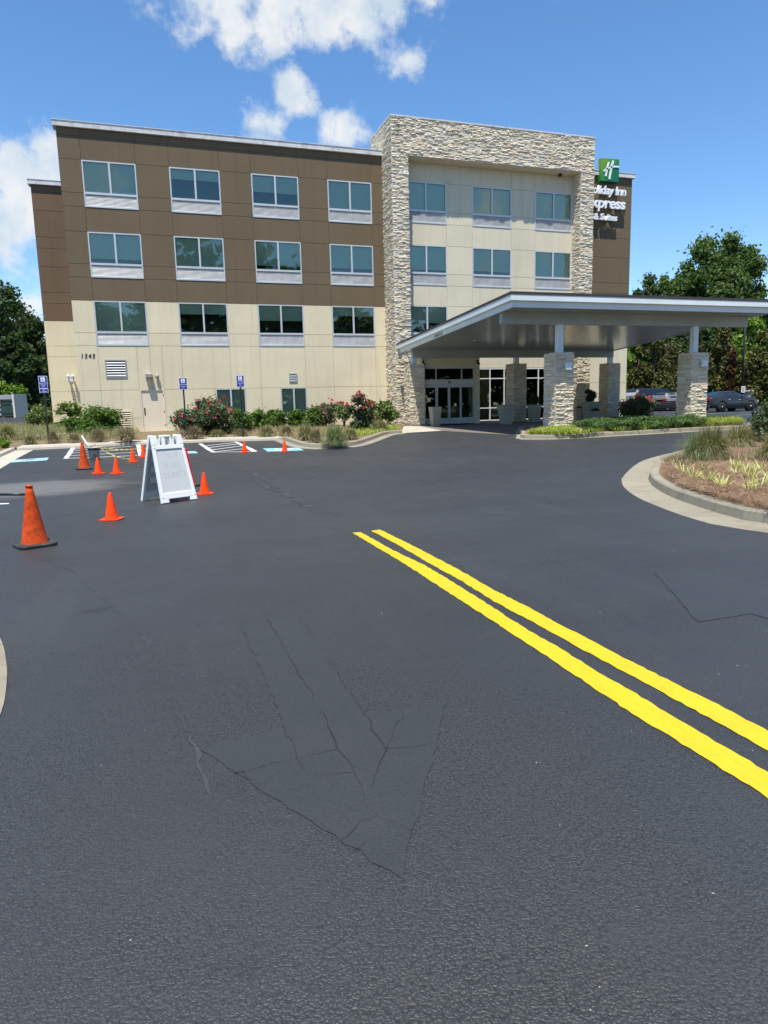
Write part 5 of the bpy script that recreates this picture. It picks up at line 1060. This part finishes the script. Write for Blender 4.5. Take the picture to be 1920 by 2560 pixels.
# bench
bx_,by_=28.367,-5.087
bn=empty('bench',(bx_,by_,gz(bx_,by_,.05)),-.25,'black slatted metal bench beside the right front canopy pier','bench')
for k in range(4): MB().box(-.8,.8,-.22+k*.115,-.13+k*.115,.42,.445).obj('seat_slat','bench_black',bn)
for k in range(4): MB().box(-.8,.8,.24+k*.02,.262+k*.02,.50+k*.1,.585+k*.1).obj('back_slat','bench_black',bn)
for s in (-1,1): MB().tube([(s*.76,-.25,0),(s*.76,-.22,.42),(s*.76,-.24,.62),(s*.76,.0,.68),(s*.76,.26,.64)],.025,6).obj('arm','bench_black',bn); MB().tube([(s*.76,.25,0),(s*.76,.24,.45),(s*.76,.32,.92)],.025,6).obj('leg','bench_black',bn)
gx,gy=26.861,-5.034
gs=empty('ground_sign',(gx,gy,gz(gx,gy,.05)),-.3,'small pair of blank white boards on the ground by the rose shrubs','ground sign')
MB().box(-.24,-.03,-.02,.02,.02,.36).obj('board','sign_white',gs); MB().box(.05,.26,-.02,.02,.02,.36).obj('board','sign_white',gs); MB().tube([(.01,.03,0),(.01,.03,.55),(.14,.05,.62)],.014,6).obj('stake','black_metal',gs)
sx_,sy_=-1.527,-2.343; props(MB().prism([(-.35,-.2),(.3,-.25),(.38,.1),(-.2,.2)],0,.14).obj('flat_stone','pale_stone',None,bevel=.03,loc=(sx_,sy_,gz(sx_,sy_,.09))),'pale flat stone lying among the grass behind the bucket','stone')
sx_,sy_=-2.33,-2.68; props(MB().prism([(-.25,-.15),(.2,-.2),(.28,.1),(-.2,.15)],0,.12).obj('flat_stone','pale_stone',None,bevel=.03,loc=(sx_,sy_,gz(sx_,sy_,.09))),'smaller flat stone half hidden in the grass left of the parking sign','stone')
# ================================================================== BACKGROUND LEFT
dx_,dy_=-18.58,83.517
def enclosure():
    D=68.0; x0,_,z0,_=-14.638,42.379,1.169,0; 
    A=Vector((-15.267,43.663,1.261,0)[:2]); B_=Vector((-10.019,40.867,1.129,0)[:2]); u=(B_-A).normalized(); n=Vector((u.y,-u.x)); Ln=(B_-A).length; z=gz(B_.x,B_.y)
    ang=math.atan2(u.y,u.x); o=empty('dumpster_enclosure',(A.x,A.y,z),ang,'grey concrete block enclosure wall far left behind the hotel','enclosure')
    H=2.25; bw,bh=.62,.225; rows=10; op=(Ln-2.35,Ln-.72)
    mb=MB().box(0,Ln,.12,.2,0,H); mb.obj('mortar_wall','concrete',o)
    BM=MB().box(-.5,.5,-.5,.5,-.5,.5).mesh('block','block_grey')
    for r in range(rows):
        x=-(r%2)*bw/2
        while x<Ln-.05:
            a=max(0,x); b=min(Ln,x+bw)
            inside=r<8 and b>op[0] and a<op[1]
            if not inside and b-a>.05: link('block',BM,o,loc=((a+b)/2,.02+random.uniform(-.01,.01),r*bh+bh/2),scale=(b-a-.012,.2,bh-.012))
            x+=bw
    MB().box(Ln,Ln+.2,-1.6,.25,0,H+.02).obj('end_wall','pale_stone',o)
    MB().box(Ln-.55,Ln-.49,-.2,-.15,0,1.3).obj('gate_post','black_metal',o)
    c=A+u*((op[0]+op[1])/2)-0*n
    d=empty('dumpster',(c.x,c.y,z),ang,'dark green steel dumpster standing in the block enclosure','dumpster'); w=(op[1]-op[0])
    MB().box(-w/2,w/2,-.25,-.08,.12,1.55).obj('body','bin_green',d,bevel=.02); MB().box(-w/2,w/2,-.30,-.25,1.30,1.38).obj('rail','bin_green',d); MB().box(-w/2,w/2,-.30,-.25,.42,.5).obj('rail','bin_green',d); MB().box(-w/2,w/2,-.28,-.06,1.55,1.62).obj('lid','black_metal',d); MB().box(.38,.6,-.258,-.252,1.2,1.42).obj('label','sign_white',d)
    for s in (-.5,.5): MB().box(s-.1,s+.1,-.26,-.1,0,.12).obj('skid','black_metal',d)
enclosure()
TL=[((-16.946,58.524,17.227,3.515),'leaf_dark','big dark green tree cut by the left edge of the picture',9000),((-14.579,61.747,15.615,3.051),'leaf_dark','tall dark tree left of the hotel wing with a pointed top',9000),((-13.473,69.681,14.27,1.832),'leaf_pine','dark pine with thin feathery top just left of the hotel wing',5000),((-10.715,62.029,12.014,1.914),'leaf_pine','dark pine hard against the left side of the hotel',5000),((-11.833,51.3,9.26,1.781),'leaf_dark','dark spreading tree behind the block enclosure',6500),((-10,52.452,6.934,1.736),'leaf_dark','lower dark tree right of the block enclosure',5000),((-14.886,52.092,8.017,2.226),'leaf_dark','shadowed low tree left of the dumpster',5000),((-9.567,65.435,9.09,2.109),'leaf_dark','dark tree hidden mostly behind the hotel wing',3500)]
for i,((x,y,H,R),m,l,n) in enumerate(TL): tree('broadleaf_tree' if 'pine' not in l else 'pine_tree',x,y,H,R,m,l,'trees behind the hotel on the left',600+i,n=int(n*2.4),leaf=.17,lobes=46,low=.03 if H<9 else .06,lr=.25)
for i,((x,y,H,R),l) in enumerate([((-12.126,46.336,4.344,0.675),'bright yellow green sapling above the block enclosure, left one'),((-11.114,45.934,3.901,0.506),'small bright yellow green sapling above the enclosure corner')]): tree('sapling',x,y,H,R,'leaf_bright',l,'bright saplings behind the enclosure',650+i,n=1100,leaf=.16,lobes=14,low=.35,trunk=.06,lr=.34)
sx_,sy_=-2.896,-8.174; shrub(sx_,sy_,.5,.3,'leaf_bright','small yellow green plant at the left edge by the kerb end',660,n=300,leaf=.05)
# ================================================================== BACKGROUND RIGHT
TR=[((69.216,35.019,19.119,3.838),'leaf_oak','tall broad tree rising above the canopy roof at the right',14000,50),((71.514,34.388,19.84,3.051),'leaf_oak','highest tree crown above the right end of the canopy',11000,40),((66.997,37.452,16.557,3.023),'leaf_oak','left shoulder tree beside the highest crown',9000,36),((70.495,31.863,15.382,2.018),'leaf_oak','lower tree on the right flank of the highest crown',6000,26),((68.936,46.541,17.426,2.115),'leaf_dark','dark small topped tree just right of the hotel end',5000,26),((71.931,46.648,17.54,1.912),'leaf_dark','dark tree between the hotel end and the tall crown',4500,24),((64.655,44.362,15.096,1.293),'leaf_dark','narrow dark tree hard against the right end of the hotel',3500,18),
 ((66.161,23.962,10.488,2.601),'leaf_dark','dark tree at the right edge below the canopy corner',7000,32),((60.029,30.267,10.794,3.199),'leaf_dark','deep green tree behind the rear conifers',8000,36),((62.325,27.261,10.006,2.671),'leaf_dark','shadowed tree behind the lamp post',7000,32),((56.991,33.294,10.232,2.343),'leaf_dark','shadowed tree behind the parked van',6000,28),((72.522,26.439,12.283,3.199),'leaf_oak','tree beyond the right edge of the picture',6000,30)]
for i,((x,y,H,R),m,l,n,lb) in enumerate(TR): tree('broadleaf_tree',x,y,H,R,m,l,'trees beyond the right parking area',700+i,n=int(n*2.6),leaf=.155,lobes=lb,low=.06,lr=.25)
CT=[((46.115,17.381,8.409,1.235),'leaf_conifer','tall olive conifer behind the van and the hatchback'),((45.118,18.272,5.358,0.886),'leaf_conifer','short conifer next to the hotel end'),((46.909,15.582,5.493,1.001),'leaf_conifer','conifer left of the right front pier'),((50.25,16.937,7.418,0.96),'leaf_conifer','conifer hidden behind the right front pier'),((51.225,14.562,7.858,1.286),'leaf_conifer','tall olive conifer behind the dark sedan'),((48.841,13.695,4.307,0.844),'leaf_conifer','low conifer just right of the right front pier'),((51.729,10.918,6.101,1.495),'leaf_conifer','wide bronze conifer at the right edge of the picture'),((51.444,12.836,4.241,0.914),'leaf_conifer','low conifer behind the lamp post'),((45.104,14.928,4.403,0.844),'leaf_conifer','low conifer behind the hatchback'),((55.314,12.013,6.925,1.406),'leaf_conifer','conifer beyond the right edge')]
for i,((x,y,H,R),m,l) in enumerate(CT): conifer(x,y,H,R,m,l,'conifers along the right parking area',800+i,n=5200)
for i,((x,y,H,R),m,l) in enumerate([((49.753,20.053,5.957,1.005),'leaf_tan','tall reddish brown half bare tree between conifers'),((51.061,15.233,5.119,0.508),'leaf_rust','rust red young tree beside the right front pier'),((50.893,13.131,4.951,0.351),'leaf_rust','small rust red tree left of the lamp post'),((45.096,18.071,4.08,0.369),'leaf_rust','rust leaved sapling beside the hotel end'),((57.721,17.849,8.355,1.392),'leaf_bright','bright yellow green tree right of the lamp post'),((48.259,22.757,6.497,0.956),'leaf_bright','bright green tree seen between the hotel and the conifers'),((56.749,15.573,5.517,1.125),'leaf_bright','lower bright green tree at the right edge')]):
    tree('young_tree',x,y,H,R,m,l,'coloured trees along the right parking area',850+i,n=2600,leaf=.17,lobes=22,low=.12,trunk=.08,lr=.3)
def lamp(px,lab,H):
    x,y=px; z=gz(x,y); o=empty('lamp_post',(x,y,z),0,lab,'lamp post'); MB().lathe([(0,0),(.28,0),(.28,.6),(.26,.62),(0,.62)],14).obj('footing','concrete',o); MB().tube([(0,0,.6),(0,0,H)],[.09,.075],8).obj('pole','black_metal',o); MB().box(-.3,.3,-.2,.2,H,H+.12).obj('lamp_head','black_metal',o); return o,z
x,y,_,_=47.223,8.326,0.786,0; lp,z=lamp((x,y),'black lamp post with a small notice behind the dark sedan',8.2)
nt_=empty('notice',(x-.02,y-.16,z+1.55),-.25,'small white and red notice fixed on the black lamp post','notice'); MB().box(-.16,.16,-.01,.01,-.24,.24).obj('plate','sign_white',nt_)
for k in range(5): MB().box(-.12,.12,-.014,-.0105,.13-k*.075,.165-k*.075).obj('red_line','car_red_lamp',nt_)
x,y,_,_=60.227,22.175,0.739,0; lamp((x,y),'thin dark pole among the trees beyond the parked cars',9.2)
x,y,_,_=50.15,10.561,0.762,0; gp=empty('fence_pier',(x,y,gz(x,y)),.1,'pale stone gate pier behind the sedan bonnet','pier'); MB().box(-.3,.3,-.3,.3,0,1.35).obj('shaft','block_grey',gp); MB().box(-.38,.38,-.38,.38,1.35,1.47).obj('cap','pale_stone',gp)
fx=empty('iron_fence',(x+.4,y,gz(x,y)),.1,'short black iron fence beside the pale gate pier','fence')
for k in range(9): MB().tube([(k*.14,0,0),(k*.14,0,1.15)],.014,5).obj('picket','black_metal',fx)
for zz in (.2,1.0): MB().box(-.05,1.2,-.015,.015,zz,zz+.04).obj('rail','black_metal',fx)
TB=[(10,-82,27,7),(22,-80,26,7),(-8,-84,19,7),(2,-80,17,6),(16,-78,16,6),(30,-80,19,7),(38,-82,18,7),(48,-80,20,8),(60,-84,19,8),(-18,-82,20,8),(74,-86,20,9),(-30,-84,19,8)]
TBL=['tallest tree across the road, mirrored in the third floor glass','second tallest tree across the road','low tree across the road, left of the tallest','small tree next to the tallest tree across the road','smallest tree across the road','low tree right of the two tallest across the road','low tree across the road facing the stone frame','broad tree across the road facing the canopy','broad tree across the road beyond the canopy','tree across the road at the left, middle height','broadest tree across the road at the far right','leftmost low tree across the road']
b0=None
for i,(x,y,H,R) in enumerate(TB):
    if b0 is None: b0=tree('broadleaf_tree',x,y,H,R,'leaf_oak',TBL[0],'trees across the road',950,n=3500,leaf=.5,lobes=34,low=.1,lr=.28)
    else:
        c=copy_tree(b0); c['label']=TBL[i]; c.location=(x,y,gz(x,y)); c.scale=(R/7,R/7,H/27); c.rotation_euler=(0,0,i*1.3)
# ================================================================== CARS
def car(name,rear_wheel,heading,lab,L,Wd,wb,wr,paint,stations,roofpaint=None,rim='rim',lampz=(.75,.98),tail_h=.2,rear_paint=None,boxy=0):
    """stations: x along the car from the tail, sill height, shoulder height, top height, half width at the shoulder, half width at the top"""
    P=Vector((*rear_wheel,0)); f=Vector((math.cos(heading),math.sin(heading),0)); rgt=Vector((f.y,-f.x,0)); ro=stations['ro']
    O=P-rgt*(Wd/2-.12)-f*ro; z=gz(O.x+f.x*L/2,O.y+f.y*L/2,.0); root=empty(name,(O.x,O.y,z),heading,lab,'car','cars in the right parking area')
    T=np.array(stations['t']); n=54; X=np.linspace(T[0,0],T[-1,0],n); col=[np.interp(X,T[:,0],T[:,k]) for k in range(1,6)]
    ax=(ro,ro+wb)
    def arch(x):
        s=stations['sill']
        for a in ax:
            d=abs(x-a); R_=wr*1.16
            if d<R_: s=max(s,math.sqrt(R_*R_-d*d)+wr*.96)
        return s
    rows=[]
    for i,x in enumerate(X):
        s0=max(arch(x),col[0][i]); sh=col[1][i]; tp=max(col[2][i],sh+.01); h1=col[3][i]; h2=col[4][i]; mid=min(sh-.03,max(s0+.06,.55))
        pr=[(h1*.93,s0),(h1*.985,s0+(mid-s0)*.45),(h1,mid),(h1*.985,sh-.06),(h1*.955,sh),(h1*.955+(h2-h1*.955)*.5,sh+(tp-sh)*.5),(h2,tp-.045*min(1,(tp-sh)*3)),(h2*.82,tp-.008),(0,tp)]
        rows.append(pr)
    m=len(rows[0]); v=[];fc=[]
    for i,x in enumerate(X):
        for sgn in (1,-1):
            for w,zz in rows[i]: v.append((x,-sgn*w,zz))
    S2=2*m
    for i in range(n-1):
        for s in (0,1):
            for k in range(m-1):
                a=i*S2+s*m+k; fc.append((a,a+1,a+1+S2,a+S2) if s==0 else (a,a+S2,a+1+S2,a+1))
    for i in (0,n-1):
        fc.append(tuple([i*S2+k for k in range(m)]+[i*S2+m+k for k in range(m-2,-1,-1)]))
    body=MB().add(v,fc,True).obj('body',paint,root)
    def patch(name,xa,xb,ka,kb,mat,side,off=.006,sub=None,pillars=()):
        """panel lying on the body surface between two heights of the section"""
        mb=MB()
        idx=[i for i in range(n) if xa<=X[i]<=xb]; w=[]
        for i in idx:
            for k in (ka,kb):
                k0=int(math.floor(k)); t=k-k0; a=rows[i][k0]; b=rows[i][min(k0+1,m-1)]; w.append((X[i],-side*(a[0]+(b[0]-a[0])*t+off),a[1]+(b[1]-a[1])*t+off*.4))
        mb.add(w,[(2*i,2*i+1,2*i+3,2*i+2) for i in range(len(idx)-1)],True); return mb.obj(name,mat,root)
    for side in (1,-1):
        for xa,xb in stations['glass']: patch('side_window',xa,xb,4.15,5.85,'car_glass',side)
        patch('sill_trim',ax[0]+wr*1.2,ax[1]-wr*1.2,0,.6,stations.get('trim','car_black'),side,.008)
        for xd in stations['doors']: MB().box(xd-.2,xd-.02,-side*(.0)-.01,.01,0,.035).obj('door_handle',paint if not stations.get('chrome') else 'frame_alu',root,loc=(0,-side*(np.interp(xd,T[:,0],T[:,4])*.99+.012),np.interp(xd,T[:,0],T[:,2])-.16))
        xm=stations['glass'][-1][1]; MB().box(-.09,.07,-.09,.09,-.06,.07).obj('mirror',paint,root,loc=(xm-.15,-side*(np.interp(xm,T[:,0],T[:,4])+.10),np.interp(xm,T[:,0],T[:,2])+.06),bevel=.02)
    # rear window and windscreen follow the roof line
    for nm,(xa,xb) in (('rear_window',stations['rw']),('windscreen',stations['ws'])):
        mb=MB(); idx=[i for i in range(n) if xa<=X[i]<=xb]; w=[]
        for i in idx:
            for s in (-1,1): w.append((X[i]-.02,s*rows[i][6][0]*.86,rows[i][7][1]+.016))
        mb.add(w,[(2*i,2*i+1,2*i+3,2*i+2) for i in range(len(idx)-1)],True); mb.obj(nm,'car_glass',root)
    if roofpaint:
        mb=MB(); idx=[i for i in range(n) if stations['rw'][1]-.02<=X[i]<=stations['ws'][0]+.02]; w=[]
        for i in idx:
            for s,k in ((-1,6),(-1,7),(1,7),(1,6)): w.append((X[i],s*(rows[i][k][0]+.004),rows[i][k][1]+.008))
        mb.add(w,[(4*i+k,4*i+k+1,4*i+k+5,4*i+k+4) for i in range(len(idx)-1) for k in range(3)],True); mb.obj('roof',roofpaint,root)
    for a in ax:
        for side in (1,-1):
            y=-side*(Wd/2-.125); w_=MB().lathe([(wr*.62,-.10),(wr*.9,-.105),(wr,-.06),(wr,.06),(wr*.9,.105),(wr*.62,.10)],26,'y').obj('wheel','tyre',root,loc=(a,y,wr))
            MB().lathe([(wr*.62,.09),(wr*.66,.105),(wr*.60,.07),(wr*.45,.04),(0,.04)] if side<0 else [(wr*.62,-.09),(wr*.66,-.105),(wr*.60,-.07),(wr*.45,-.04),(0,-.04)],22,'y').obj('rim_dish','dark_rim',w_)
            for k in range(5):
                an=k*2*math.pi/5+.3; s=MB().box(.02,wr*.64,-.012,.012,-.045,.045).obj('spoke',rim,w_,loc=(0,-side*.085,0),rot=(0,an,0))
            MB().lathe([(0,-.02),(wr*.16,-.02),(wr*.16,.02),(0,.02)],12,'y').obj('hub',rim,w_,loc=(0,-side*.09,0))
            MB().lathe([(0,-.13),(wr*1.13,-.13),(wr*1.13,.10),(0,.10)],22,'y').obj('wheel_arch','dark_void',root,loc=(a,y+side*.03,wr))
    xr=T[0,0]; hw=np.interp(xr+.05,T[:,0],T[:,4]); sh=np.interp(xr+.05,T[:,0],T[:,2])
    z0,z1=lampz
    for side in (1,-1):
        mb=MB(); yo=-side*hw; 
        w0=hw*.95; w1=hw*(.50 if not boxy else .72)
        mb.add([(xr-.015,-side*w1,z0+.04),(xr-.015,-side*w0,z0),(xr-.015,-side*w0,z1),(xr-.015,-side*w1,z1-.02),(xr+.02,-side*w1,z0+.04),(xr+.32,-side*(hw+.03),z0+.06),(xr+.30,-side*(hw+.03),z1),(xr+.02,-side*w1,z1-.02)],[(0,1,2,3),(1,5,6,2),(3,2,6,7),(0,4,5,1)]); mb.obj('tail_lamp','car_red_lamp',root)
    MB().box(xr-.03,xr-.005,-.26,.26,stations.get('pz',.62),stations.get('pz',.62)+.13).obj('number_plate','plate_white',root)
    MB().box(xr-.04,xr+.06,-hw*.96,hw*.96,stations['sill']+.02,stations['sill']+.2).obj('bumper',stations.get('bump','car_black'),root,bevel=.02)
    if stations.get('tailgate'):
        mb=MB(); idx=[i for i in range(n) if X[i]<=.36]; w=[]
        for i in idx:
            for sg_ in (-1,1): w.append((X[i]-.012,sg_*rows[i][6][0]*.98,rows[i][7][1]+.004))
        f0=[(2*i,2*i+1,2*i+3,2*i+2) for i in range(len(idx)-1)]; b=len(w)
        for k in (1,3,4,6): 
            for sg_ in (-1,1): w.append((T[0,0]-.014,sg_*rows[0][k][0],rows[0][k][1]))
        f0+=[(b+2*i,b+2*i+1,b+2*i+3,b+2*i+2) for i in range(3)]
        mb.add(w,f0,True); mb.obj('tailgate',stations['tailgate'],root)
    if rear_paint: 
        MB().box(xr-.012,xr-.002,-hw*.6,hw*.6,sh-.18,sh-.05).obj('badge_bar',rear_paint,root)
    xf=T[-1,0]; hf=np.interp(xf-.05,T[:,0],T[:,4])
    for side in (1,-1): MB().box(xf-.25,xf-.02,-side*hf*.8-.14,-side*hf*.8+.14,.62,.75).obj('headlight','plate_white',root,bevel=.02)
    return root
sedan=dict(ro=1.02,sill=.24,doors=(1.75,2.75),glass=((1.28,1.95),(2.02,2.95)),rw=(.62,1.42),ws=(2.72,3.5),chrome=True,pz=.80,trim='car_charcoal',bump='car_charcoal',
 t=[(0,.42,.92,1.00,.74,.62),(.12,.34,.98,1.06,.82,.66),(.55,.26,1.0,1.10,.89,.68),(1.05,.24,1.0,1.27,.91,.60),(1.5,.24,.99,1.43,.91,.56),(2.1,.24,.98,1.46,.91,.56),(2.6,.24,.97,1.43,.91,.56),(3.1,.24,.96,1.22,.91,.60),(3.55,.24,.95,1.00,.90,.68),(4.2,.24,.88,.93,.88,.66),(4.6,.28,.74,.80,.80,.60),(4.82,.36,.62,.68,.62,.45)])
van=dict(tailgate='car_pale',ro=1.0,sill=.28,doors=(2.2,3.2),glass=((.38,1.2),(1.28,2.3),(2.38,3.3)),rw=(.05,.34),ws=(3.2,4.0),pz=.75,trim='car_black',bump='car_silver',
 t=[(0,.42,1.08,1.22,.86,.74),(.12,.32,1.12,1.55,.93,.72),(.34,.28,1.13,1.72,.96,.70),(1.2,.28,1.13,1.78,.98,.70),(2.4,.28,1.11,1.77,.98,.70),(3.1,.28,1.09,1.70,.98,.68),(3.6,.28,1.08,1.42,.97,.70),(4.1,.28,1.05,1.14,.95,.72),(4.7,.3,.95,1.02,.92,.70),(5.05,.4,.72,.78,.72,.5)])
mini=dict(ro=.78,sill=.26,doors=(1.5,2.4),glass=((.32,1.05),(1.12,1.78),(1.84,2.55)),rw=(.06,.30),ws=(2.45,2.95),pz=.52,trim='car_black',
 t=[(0,.40,.92,1.05,.80,.68),(.1,.32,.96,1.30,.86,.64),(.3,.27,.97,1.40,.88,.62),(1.0,.26,.97,1.44,.90,.62),(1.9,.26,.96,1.44,.90,.62),(2.4,.26,.96,1.38,.90,.62),(2.75,.26,.95,1.16,.90,.66),(3.0,.26,.94,1.00,.89,.70),(3.6,.27,.88,.93,.85,.66),(4.0,.32,.76,.80,.76,.55),(4.2,.4,.62,.66,.60,.4)])
car('sedan',(40.091,3.059),.07,'dark charcoal sedan parked right of the right front pier',4.82,1.82,2.78,.33,'car_charcoal',sedan,lampz=(.78,.98))
car('minivan',(38.836,9.222),.02,'dark navy van with a pale tailgate parked behind the rose shrubs',5.1,1.98,3.0,.35,'car_navy',van,lampz=(1.0,1.3),rear_paint='car_silver',boxy=1)
car('hatchback',(40.194,7.885),.13,'silver hatchback with a black roof parked between the van and the pier',4.2,1.8,2.6,.32,'car_silver',mini,roofpaint='car_black',rim='dark_rim',lampz=(.74,.94),rear_paint='car_black',boxy=0)
